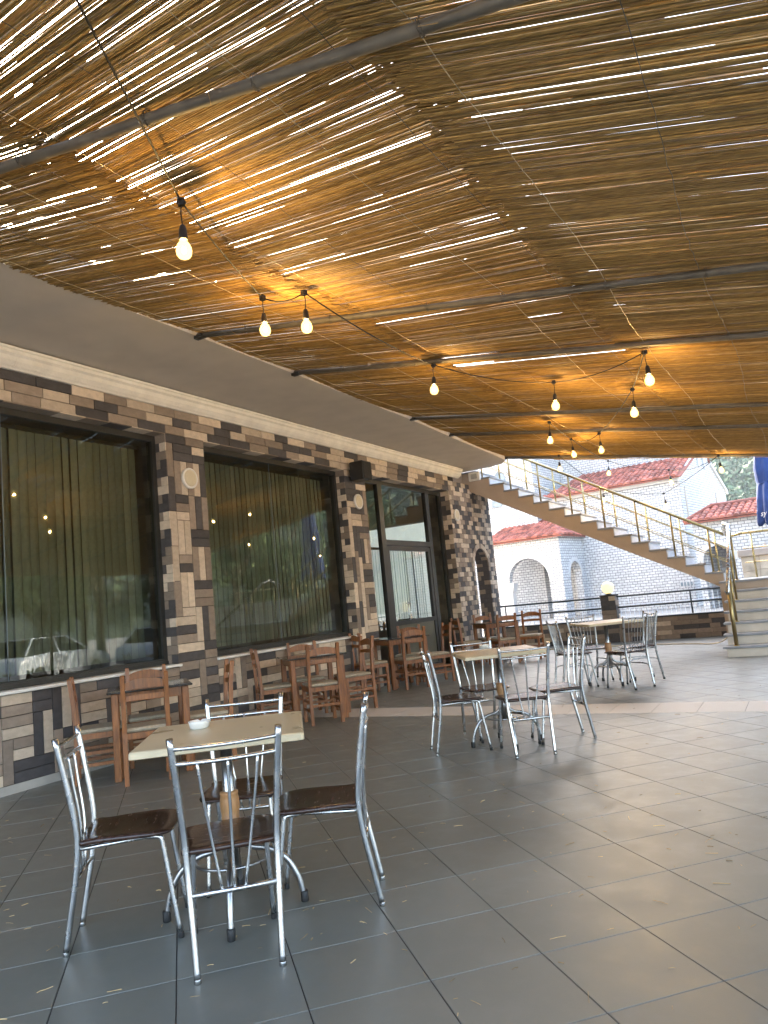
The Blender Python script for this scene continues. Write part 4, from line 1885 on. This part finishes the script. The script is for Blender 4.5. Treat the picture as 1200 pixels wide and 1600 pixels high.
# ------------------------------------------------------------------ blue closed parasol
ux, uy = -.42, 17.6
t = empty('closed_parasol', (ux, uy, -.16))
tag(t, 'closed blue parasol at the right picture edge behind the stair', 'parasol')
m_ = MB()
m_.tube([(ux, uy, -.16), (ux, uy, 4.9)], .03, 12)
m_.lathe([(.30, 0), (.30, .06), (.06, .12)], (ux, uy, -.16), 20)
m_.build('pole', M_steel_d, t, True)
m_ = MB()
prof_u = [(4.85, .05), (4.6, .09), (4.2, .15), (3.8, .20), (3.4, .255), (3.12, .24), (3.06, .23), (3.0, .25), (2.7, .30), (2.45, .32), (2.28, .325), (2.20, .31)]
vs, fs = [], []
NN = 48
for i, (z, r) in enumerate(prof_u):
    for k in range(NN):
        a = 2 * math.pi * k / NN
        f = 1 + .13 * math.cos(8 * a + .4 * i) * min(1, (4.85 - z) / .8) + .05 * math.sin(5 * a + z * 2)
        zz_ = z + (.05 * math.cos(8 * a + .4) if i >= len(prof_u) - 2 else 0)
        vs.append((ux + r * f * math.cos(a), uy + r * f * math.sin(a), zz_))
for i in range(len(prof_u) - 1):
    for k in range(NN):
        j = (k + 1) % NN
        fs.append((i * NN + k, i * NN + j, (i + 1) * NN + j, (i + 1) * NN + k))
m_.add(vs, fs, True)
o = m_.build('canopy', M_blue, t, True, recalc=True)
sm = o.modifiers.new('thick', 'SOLIDIFY')
sm.thickness = .006
m_ = MB()
m_.tube([(ux + .243 * math.cos(a), uy + .243 * math.sin(a), 3.06 + .01 * math.sin(3 * a)) for a in [k * 2 * math.pi / 32 for k in range(33)]], .012, 6, False)
m_.build('strap', M_blue, t, True)
cu = bpy.data.curves.new('lettering', 'FONT')
cu.body = 'sy'
cu.size = .16
cu.extrude = .0015
cu.shear = .3
to = bpy.data.objects.new('lettering_src', cu)
col.objects.link(to)
bpy.context.view_layer.update()
dg = bpy.context.evaluated_depsgraph_get()
tme = bpy.data.meshes.new_from_object(to.evaluated_get(dg))
bpy.data.objects.remove(to)
tme.materials.clear()
lo = link('lettering', tme, M_whitep, t)
lo.rotation_euler = (R(90), 0, R(-32))
lo.location = (-.27, -.265, 2.36 + .16)

# ------------------------------------------------------------------ stone garden wall behind the landing
gw = empty('stone_wall', (0, 19.0, -.16))
tag(gw, 'garden wall of irregular flat stones with a concrete coping behind the landing', 'wall')
m_ = MB()
m_.box(-1.30, 6, 19.0, 19.3, -1.02, 1.58)
m_.build('wall_core', M_conc, gw, True)
m_ = MB()
m_.bbox(-1.36, 6, 18.92, 19.38, 1.581, 1.74, .015)
m_.build('coping', M_conc, gw, True)
rs_ = random.Random(3)
gx, gz = 10, 5
pt = {}
for i in range(gx + 1):
    for j in range(gz + 1):
        e = 0 < i < gx and 0 < j < gz
        pt[i, j] = (-1.3 + i * .38 + (rs_.uniform(-.11, .11) if 0 < i < gx else 0), -.3 + j * .376 + (rs_.uniform(-.10, .10) if 0 < j < gz else 0))
for i in range(gx):
    for j in range(gz):
        p = [pt[i, j], pt[i + 1, j], pt[i + 1, j + 1], pt[i, j + 1]]
        cx, cz = sum(a for a, b in p) / 4, sum(b for a, b in p) / 4
        p = [(cx + (a - cx) * .95, cz + (b - cz) * .95) for a, b in p]
        m_ = MB()
        m_.prism(p, 'y', 18.965 + rs_.uniform(0, .02), 19.01)
        m_.build('stone', M_flag, gw, True)

# ------------------------------------------------------------------ church
CP = Vector((-4.516, 36.065, 0))
ch = empty('church', (CP.x, CP.y, -1.02), math.atan2(-.12, .993))
tag(ch, 'white stone church with red tiled roofs beyond the staircase', 'church')
ZB = 1.02            # local z = world z + 1.02


def wall_holes(mb, axis, c, u0, u1, z0, z1, arches, t=.35, back=1):
    """wall slab with arched holes. axis 'y': wall in the u(x),z plane at y=c..c+t*back. axis 'x' likewise"""
    def put(poly):
        mb.prism(poly, axis, c, c + t * back)
    arches = sorted(arches)
    u = u0
    for (cx, r, zs) in arches:
        put([(u, z0), (cx - r, z0), (cx - r, z1), (u, z1)])
        n = 14
        for k in range(n):
            a, b = math.pi - math.pi * k / n, math.pi - math.pi * (k + 1) / n
            put([(cx + r * math.cos(a), zs + r * math.sin(a)), (cx + r * math.cos(b), zs + r * math.sin(b)), (cx + r * math.cos(b), z1), (cx + r * math.cos(a), z1)])
        u = cx + r
    put([(u, z0), (u1, z0), (u1, z1), (u, z1)])


def arch_ring(mb, axis, c0, c1, cx, r, zs, w=.22, n=15):
    for k in range(n):
        a, b = math.pi * k / n + .012, math.pi * (k + 1) / n - .012
        mb.prism([(cx + r * math.cos(a), zs + r * math.sin(a)), (cx + (r + w) * math.cos(a), zs + (r + w) * math.sin(a)), (cx + (r + w) * math.cos(b), zs + (r + w) * math.sin(b)), (cx + r * math.cos(b), zs + r * math.sin(b))], axis, c0, c1)


# aisle
m_ = MB()
m_.box(-8.4, 0, 0, 9.5, 0, 5.78 + ZB)
m_.prism([(0, 5.78 + ZB), (3.0, 7.06 + ZB), (6.5, 7.06 + ZB), (9.5, 5.78 + ZB)], 'x', -.35, 0)
m_.build('aisle_wall', M_church, ch)
m_ = MB()
m_.box(-20, -.02, 3.0, 6.5, 5.0 + ZB, 10.5 + ZB)
m_.build('nave_wall', M_church, ch)
m_ = MB()
m_.box(-20, -6.9, -.55, 3.2, 0, 10.0 + ZB)
m_.build('transept_wall', M_church, ch)
m_ = MB()
m_.box(-8.4, .10, -.14, 0, 5.60 + ZB, 5.78 + ZB)
m_.prism([(-.25, 5.56 + ZB), (3.0, 6.95 + ZB), (3.0, 7.15 + ZB), (-.25, 5.76 + ZB)], 'x', .001, .10)
m_.prism([(9.75, 5.56 + ZB), (6.5, 6.95 + ZB), (6.5, 7.15 + ZB), (9.75, 5.76 + ZB)], 'x', .001, .10)
m_.box(.001, .08, 3.9, 4.15, 6.6 + ZB, 9 + ZB)
m_.box(.001, .08, 5.1, 5.35, 6.6 + ZB, 9 + ZB)
m_.build('trim', M_trim, ch)
for v_, zc_, h_ in ((.75, 4.5, .9), (7.0, 4.8, .7)):
    m_ = MB()
    m_.prism([(v_ - .11, zc_ - h_ + ZB), (v_ + .11, zc_ - h_ + ZB), (v_ + .11, zc_ + h_ * .6 + ZB), (v_, zc_ + h_ + ZB), (v_ - .11, zc_ + h_ * .6 + ZB)], 'x', .002, .03)
    m_.build('lancet_window', M_conc, ch)
# arched window and two square windows of the transept
m_ = MB()
m_.prism([(-9.02, 6.75 + ZB), (-8.42, 6.75 + ZB), (-8.42, 7.3 + ZB)] + [(-8.72 + .30 * math.cos(a), 7.3 + ZB + .30 * math.sin(a)) for a in [k * math.pi / 8 for k in range(1, 8)]] + [(-9.02, 7.3 + ZB)], 'y', -.58, -.552)
m_.build('arched_window', M_cglass, ch)
m_ = MB()
arch_ring(m_, 'y', -.62, -.551, -8.72, .30, 7.3 + ZB, .12, 9)
m_.build('arch_surround', M_trim, ch)
for u_ in (-9.95, -9.05):
    m_ = MB()
    m_.box(u_ - .28, u_ + .28, -.60, -.552, 5.75 + ZB, 6.55 + ZB)
    m_.build('window', M_cglass, ch)
m_ = MB()
m_.box(-9.67, -9.33, -.64, -.551, 5.72 + ZB, 6.6 + ZB)
m_.build('window_pier', M_trim, ch)
# small barred vent low in the aisle wall
t = MB()
t.box(-.62, -.02, -.03, -.001, .80 + ZB, .98 + ZB)
vent = t.build('vent', M_cglass, ch)
for k in range(5):
    m_ = MB()
    m_.box(-.60 + k * .14, -.575 + k * .14, -.06, -.032, .66 + ZB, .98 + ZB)
    m_.build('vent_bar', M_trim, vent)


def tiles_slope(mb, o, e, s, n, L_, S, lim=None, tw=.27, tl=.40):
    """curved clay tiles on a slope: origin o, e along the eave, s up the slope, n the normal"""
    cols = int(L_ / tw)
    rows = int(S / tl) + 1
    for c in range(cols):
        for r in range(rows):
            uc = (c + .5) * tw
            t0, t1 = r * tl, min((r + 1) * tl + .05, S)
            if t1 <= t0:
                continue
            if lim and not lim(uc, t0 + tl * .4):
                continue
            tint = random.random()
            vs = []
            for t, lift, w in ((t0, .035, tw * .52), (t1, .0, tw * .44)):
                for k in range(5):
                    a = math.pi * k / 4
                    vs.append(o + e * (uc + w * math.cos(a)) + s * t + n * (lift + .115 * math.sin(a)))
            fs = [(k, k + 1, 6 + k, 5 + k) for k in range(4)]
            fs.append((0, 1, 2, 3, 4))
            mb.add(vs, fs, False, tint)


def slab(mb, pts, n, t=.06):
    k = len(pts)
    vs = [p for p in pts] + [p - n * t for p in pts]
    fs = [tuple(range(k)), tuple(range(2 * k - 1, k - 1, -1))] + [(i, (i + 1) % k, k + (i + 1) % k, k + i) for i in range(k)]
    mb.add(vs, fs, tint=.3)


V3 = Vector
# aisle roof towards the terrace
e = V3((1, 0, 0))
o0 = V3((-6.75, -.35, 5.78 + ZB))
top = V3((-6.75, 3.0, 7.08 + ZB))
s_ = (top - o0)
S = s_.length
s_.normalize()
n_ = e.cross(s_)
lim = lambda u_, t_: u_ > t_ * .35
ro = MB()
slab(ro, [o0 + n_ * .0, o0 + e * 6.95, o0 + e * 6.95 + s_ * S, o0 + e * .9 + s_ * S], n_)
rr = ro.build('aisle_roof', M_rooft, ch)
m_ = MB()
tiles_slope(m_, o0, e, s_, n_, 7.0, S, lim)
tag(m_.build('roof_tiles', M_rooft, rr, recalc=False), kind='stuff')
m_ = MB()
for k in range(18):
    y_ = 9.8 - k * .19
    m_.tube([(.0, y_, 5.74 + ZB + k * .081), (.0, y_ - .2, 5.85 + ZB + k * .081)], .09, 8, True, True, random.random())
tag(m_.build('verge_tiles', M_rooft, rr), kind='stuff')
# porch
pf = -2.8
PU0, PU1 = -8.6, -4.98
EZ = 3.68 + ZB
m_ = MB()
wall_holes(m_, 'y', pf, PU0, PU1, 0, EZ, [(-6.70, 1.03, 1.77 + ZB)])
wall_holes(m_, 'x', PU1, pf + .36, -.001, 0, EZ, [(-1.22, .70, 1.77 + ZB)], t=.35, back=-1)
m_.build('porch_wall', M_church, ch)
m_ = MB()
arch_ring(m_, 'y', pf - .025, pf + .01, -6.70, 1.035, 1.77 + ZB, .24)
m_.build('arch_ring', M_trim, ch)
m_ = MB()
arch_ring(m_, 'x', PU1 - .01, PU1 + .025, -1.22, .705, 1.77 + ZB, .2, 11)
m_.build('arch_ring', M_trim, ch)
m_ = MB()
m_.prism([(-8.35, 1.30 + ZB), (-7.55, 1.30 + ZB), (-7.45, 1.72 + ZB), (-8.4, 1.72 + ZB)], 'y', pf - .12, pf + .36)
m_.box(-8.25, -7.6, pf - .08, pf + .3, 0, 1.299 + ZB)
m_.build('porch_column', M_trim, ch)
m_ = MB()
m_.box(-8.3, -7.2, -.06, -.001, 0, 2.4 + ZB)
dd = m_.build('church_door', M_door, ch)
for u_ in (-7.95, -7.45):
    for z_ in (.9, 1.6):
        m_ = MB()
        m_.box(u_ - .17, u_ + .17, -.075, -.061, z_ + ZB - .25, z_ + ZB + .3)
        m_.build('door_panel', M_cglass, dd)
# porch roof: front slope and right hip
ap = V3((-6.9, -.05, 4.75 + ZB))
A_ = V3((-8.9, pf - .25, EZ))
B_ = V3((PU1 + .25, pf - .25, EZ))
C_ = V3((PU1 + .25, .0, EZ))
prf = MB()
apR = V3((-6.3, -.001, 4.62 + ZB))
apL = V3((-8.9, -.001, 4.70 + ZB))
nf = (B_ - A_).cross(apL - A_).normalized()
slab(prf, [A_, B_, apR, apL], nf)
nh = (C_ - B_).cross(apR - B_).normalized()
slab(prf, [B_, C_, apR], nh)
pr = prf.build('porch_roof', M_rooft, ch)
m_ = MB()
sl = (apL - A_)
S = sl.length
sl.normalize()
Lf = (B_ - A_).length
lim2 = lambda u_, t_: u_ < Lf - t_ * (B_.x - apR.x) / S
tiles_slope(m_, A_, V3((1, 0, 0)), sl, nf, Lf, S, lim2)
eh = (C_ - B_).normalized()
mid = apR - eh * (apR - B_).dot(eh)
sh = (mid - B_)
S2_ = sh.length
sh.normalize()
Lh = (C_ - B_).length
lim3 = lambda u_, t_: u_ > t_ / S2_ * Lh
tiles_slope(m_, B_, eh, sh, nh, Lh, S2_, lim3)
tag(m_.build('roof_tiles', M_rooft, pr, recalc=False), kind='stuff')

# low side building right of the church
lb = empty('side_building', (CP.x, CP.y, -1.02), math.atan2(-.12, .993))
tag(lb, 'low white stone building with red hipped roof and arch, right of the church', 'building')
m_ = MB()
wall_holes(m_, 'y', -3.0, 1.0, 9.0, 0, 3.36 + ZB, [(1.80, .55, 1.80 + ZB)])
m_.box(1.001, 1.35, -2.649, 0.5, 0, 3.36 + ZB)
m_.box(1.36, 8.9, -1.2, -1.0, 0, 3.3 + ZB)
m_.build('wall', M_church, lb)
m_ = MB()
arch_ring(m_, 'y', -3.02, -2.99, 1.80, .555, 1.80 + ZB, .2, 11)
m_.build('arch_ring', M_trim, lb)
m_ = MB()
m_.box(1.55, 2.0, -1.26, -1.201, 1.45 + ZB, 1.9 + ZB)
m_.build('niche', M_conc, lb)
for u_ in (3.6, 5.2):
    m_ = MB()
    m_.prism([(u_ - .14, 1.2 + ZB), (u_ + .14, 1.2 + ZB), (u_ + .14, 1.9 + ZB), (u_, 2.3 + ZB), (u_ - .14, 1.9 + ZB)], 'y', -3.03, -3.001)
    m_.build('lancet_window', M_conc, lb)
A_ = V3((.75, -3.25, 3.40 + ZB))
top = V3((.75, -1.4, 4.02 + ZB))
sl = top - A_
S = sl.length
sl.normalize()
nf = V3((1, 0, 0)).cross(sl).normalized()
m_ = MB()
slab(m_, [A_, A_ + V3((8.3, 0, 0)), A_ + V3((8.3, 0, 0)) + sl * S, A_ + V3((.75, 0, 0)) + sl * S], nf)
lr = m_.build('roof', M_rooft, lb)
m_ = MB()
tiles_slope(m_, A_, V3((1, 0, 0)), sl, nf, 8.2, S, lambda u_, t_: u_ > t_ * .42)
m_.tube([A_ + V3((.05, 0, .08)), A_ + V3((.75, 0, .1)) + sl * S, A_ + V3((8.3, 0, .1)) + sl * S], .10, 8, True, True, .3)
tag(m_.build('roof_tiles', M_rooft, lr, recalc=False), kind='stuff')

# ------------------------------------------------------------------ vegetation
def leaf_cloud(mb, c, rad, n, size, rng, squash=.8):
    c = Vector(c)
    for k in range(n):
        while True:
            p = Vector((rng.uniform(-1, 1), rng.uniform(-1, 1), rng.uniform(-1, 1)))
            if .35 < p.length < 1:
                break
        q_ = c + Vector((p.x * rad, p.y * rad, p.z * rad * squash))
        a = Vector((rng.gauss(0, 1), rng.gauss(0, 1), rng.gauss(0, 1))).normalized()
        b = a.orthogonal().normalized()
        s = size * rng.uniform(.6, 1.3)
        mb.add([q_ - a * s, q_ + b * s * .45, q_ + a * s, q_ - b * s * .45], [(0, 1, 2, 3)], tint=rng.random())


def tree(x, y, h, cr, label, seed, z0=-.16, leaf=.13, n=5200):
    rng = random.Random(seed)
    t = empty('leafy_tree', (x, y, z0))
    tag(t, label, 'tree', 'trees and bushes beside the open side of the terrace')
    m_ = MB()
    m_.tube(catmull([(0, 0, 0), (.08, .05, h * .25), (-.05, .1, h * .5), (.05, 0, h * .8)], 4), [.2 - .16 * k / 12 for k in range(13)], 9)
    cl = []
    for k in range(9):
        a = rng.uniform(0, 6.28)
        zz0 = h * rng.uniform(.35, .6)
        tip = Vector((cr * .7 * math.cos(a) * rng.uniform(.5, 1.1), cr * .7 * math.sin(a) * rng.uniform(.5, 1.1), h * rng.uniform(.5, .95)))
        m_.tube(catmull([(0, 0, zz0), tip * .5 + Vector((0, 0, zz0 * .5 + .2)), tip], 4), [.07 - .055 * q_ / 8 for q_ in range(9)], 6)
        cl.append(tip)
    m_.build('trunk', M_bark, t)
    m_ = MB()
    cl.append(Vector((0, 0, h * .85)))
    per = n // (len(cl) * 2)
    for c in cl:
        for j in range(2):
            leaf_cloud(m_, c + Vector((rng.gauss(0, .25 * cr), rng.gauss(0, .25 * cr), rng.gauss(0, .18 * cr))), cr * rng.uniform(.28, .48), per, leaf, rng)
    m_.build('crown', M_leaf, t, recalc=False)


tree(4.6, 20.0, 6.5, 2.6, 'leafy tree right of the staircase, mirrored in the window between the pillars', 1)
tree(7.5, 26.0, 8.5, 3.4, 'tall leafy tree beyond the open side, mirrored in the second window', 2)
tree(11.0, 19.5, 7.0, 3.0, 'leafy tree by the parked cars, mirrored in the nearest window', 3)
tree(15.0, 27.0, 9.0, 3.8, 'broad leafy tree far beyond the parked cars', 4)
tree(13.0, 11.0, 7.0, 3.0, 'leafy tree nearest the camera beyond the open side', 5)
tree(3.4, 27.5, 6.5, 2.4, 'leafy tree behind the closed parasol', 6)

for k, (x, y, h_, cr, lab) in enumerate(((9.8, 12.6, 3.6, 1.7, 'low leafy bush behind the first parked car'), (10.6, 16.6, 4.2, 1.9, 'tall leafy bush between the parked cars'), (10.2, 22.5, 4.6, 2.0, 'leafy bush behind the second parked car'), (6.2, 24.0, 4.0, 1.8, 'leafy bush at the end of the street'), (12.5, 31.0, 5.0, 2.4, 'leafy bush at the far end of the street'), (14.5, 21.5, 5.0, 2.3, 'leafy bush beyond the parked cars'))):
    tree(x, y, h_, cr, lab, 40 + k, n=3600)

# hill with a far-off wood
rng = random.Random(11)


def hill_z(x, y):
    d = max(0, y - 95)
    base = 95 * (1 - math.exp(-(d / 140) ** 1.3))
    return -1.5 + base * (.8 + .2 * math.sin(x * .012 + 1.0)) + 3 * math.sin(x * .05) * math.sin(y * .04) * min(1, d / 40)


m_ = MB()
nx, ny = 60, 50
vs = [(-320 + 640 * i / nx, 70 + 330 * j / ny, hill_z(-320 + 640 * i / nx, 70 + 330 * j / ny)) for j in range(ny + 1) for i in range(nx + 1)]
fs = [(j * (nx + 1) + i, j * (nx + 1) + i + 1, (j + 1) * (nx + 1) + i + 1, (j + 1) * (nx + 1) + i) for j in range(ny) for i in range(nx)]
m_.add(vs, fs, True)
tag(m_.build('hill', M_hill, None), kind='structure')
m_ = MB()
for k in range(4200):
    y = rng.uniform(120, 330)
    if k < 2700:
        x = rng.uniform(-.13, .10) * y + rng.uniform(-6, 10)
        nl, r, sc = 95, rng.uniform(1.6, 3.6), .55
    else:
        x = rng.uniform(.1, 1.1) * y
        nl, r, sc = 22, rng.uniform(3, 5), 1.3
    z = hill_z(x, y)
    tt = rng.random()
    for q_ in range(nl):
        p = Vector((rng.gauss(0, .5), rng.gauss(0, .5), abs(rng.gauss(.3, .45))))
        c = Vector((x, y, z)) + p * r
        a = Vector((rng.gauss(0, 1), rng.gauss(0, 1), rng.gauss(0, 1))).normalized()
        b = a.orthogonal().normalized()
        s = r * rng.uniform(.14, .3) * sc
        m_.add([c - a * s, c + b * s * .7, c + a * s, c - b * s * .7], [(0, 1, 2, 3)], tint=min(1, max(0, tt * .7 + .3 * rng.random())))
tag(m_.build('hillside_wood', M_hleaf, None, recalc=False), 'dense green scrub and trees covering the hillside', 'wood', kind='stuff')

# ------------------------------------------------------------------ haze over the whole place
m_ = MB()
m_.box(-420, 420, -420, 620, -3.0, 130)
hz = tag(m_.build('haze', None), kind='stuff')
hm = bpy.data.materials.new('pale_haze')
hm.use_nodes = True
hm.node_tree.nodes.clear()
ho = hm.node_tree.nodes.new('ShaderNodeOutputMaterial')
hv = hm.node_tree.nodes.new('ShaderNodeVolumePrincipled')
hv.inputs['Color'].default_value = (.80, .88, 1.0, 1)
hv.inputs['Density'].default_value = .0005
hm.node_tree.links.new(hv.outputs[0], ho.inputs['Volume'])
hz.data.materials.append(hm)

# ------------------------------------------------------------------ parked cars (mirrored in the nearest window)
def car(x, y, rz, label):
    t = empty('parked_car', (x, y, -.16), rz)
    tag(t, label, 'car', 'cars parked beyond the open side')
    side = [(-2.1, .30), (-2.15, .55), (-2.08, .82), (-1.75, .93), (-1.0, .98), (.95, .95), (1.75, .84), (2.08, .70), (2.15, .48), (2.08, .28), (-.0, .24)]
    m_ = MB()
    rings = []
    for w, s in ((.86, .93), (.885, 1.0), (.80, 1.0)):
        pass
    vs = []
    n = len(side)
    offs = [(-.88, .90), (-.86, 1.0), (-.70, 1.04), (.70, 1.04), (.86, 1.0), (.88, .90)]
    for w, f in offs:
        for a, b in side:
            vs.append((a * (1 if abs(w) < .87 else .985), w, .28 + (b - .28) * f))
    fs = []
    for r in range(len(offs) - 1):
        for k in range(n):
            j = (k + 1) % n
            fs.append((r * n + k, r * n + j, (r + 1) * n + j, (r + 1) * n + k))
    fs += [tuple(range(n - 1, -1, -1)), tuple((len(offs) - 1) * n + k for k in range(n))]
    m_.add(vs, fs, True)
    m_.build('body', M_car, t)
    m_ = MB()
    lo_, hi_ = [(-1.75, -.80, .97), (1.05, -.80, .97), (1.05, .80, .97), (-1.75, .80, .97)], [(-1.25, -.60, 1.43), (.25, -.60, 1.43), (.25, .60, 1.43), (-1.25, .60, 1.43)]
    m_.add(lo_ + hi_, [(0, 1, 5, 4), (1, 2, 6, 5), (2, 3, 7, 6), (3, 0, 4, 7)])
    m_.build('windows', M_carglass, t)
    m_ = MB()
    m_.bbox(-1.30, .30, -.62, .62, 1.425, 1.47, .02)
    for sy in (-1, 1):
        for (a, b) in (((1.08, .79 * sy, .97), (.26, .60 * sy, 1.44)), ((-1.78, .79 * sy, .97), (-1.26, .60 * sy, 1.44)), ((-.35, .80 * sy, .97), (-.35, .605 * sy, 1.44))):
            m_.bar(a, b, .05, .04, up=(0, 1, 0))
    m_.build('roof', M_car, t)
    for sx in (-1.32, 1.32):
        for sy in (-1, 1):
            m_ = MB()
            Mx = Matrix.Translation((sx, sy * .80, .31)) @ Matrix.Rotation(R(90), 4, 'X')
            m_.lathe([(.19, -.10), (.29, -.10), (.31, -.07), (.31, .07), (.29, .10), (.19, .10)], n=20)
            m_.v = [tuple(Mx @ Vector(v)) for v in m_.v]
            w_ = m_.build('wheel', M_tyre, t)
            m_ = MB()
            m_.lathe([(.19, -.105), (.18, .105)], n=20)
            m_.v = [tuple(Mx @ Vector(v)) for v in m_.v]
            m_.build('rim', M_steel_d, w_)
    for sy in (-.62, .62):
        m_ = MB()
        m_.bbox(2.02, 2.13, sy - .17, sy + .17, .60, .72, .02)
        m_.build('headlight', M_whitep, t)


car(8.4, 15.2, R(75), 'pale car parked beyond the open side, mirrored in the nearest window')
car(8.2, 20.4, R(80), 'second pale car parked farther along the street')
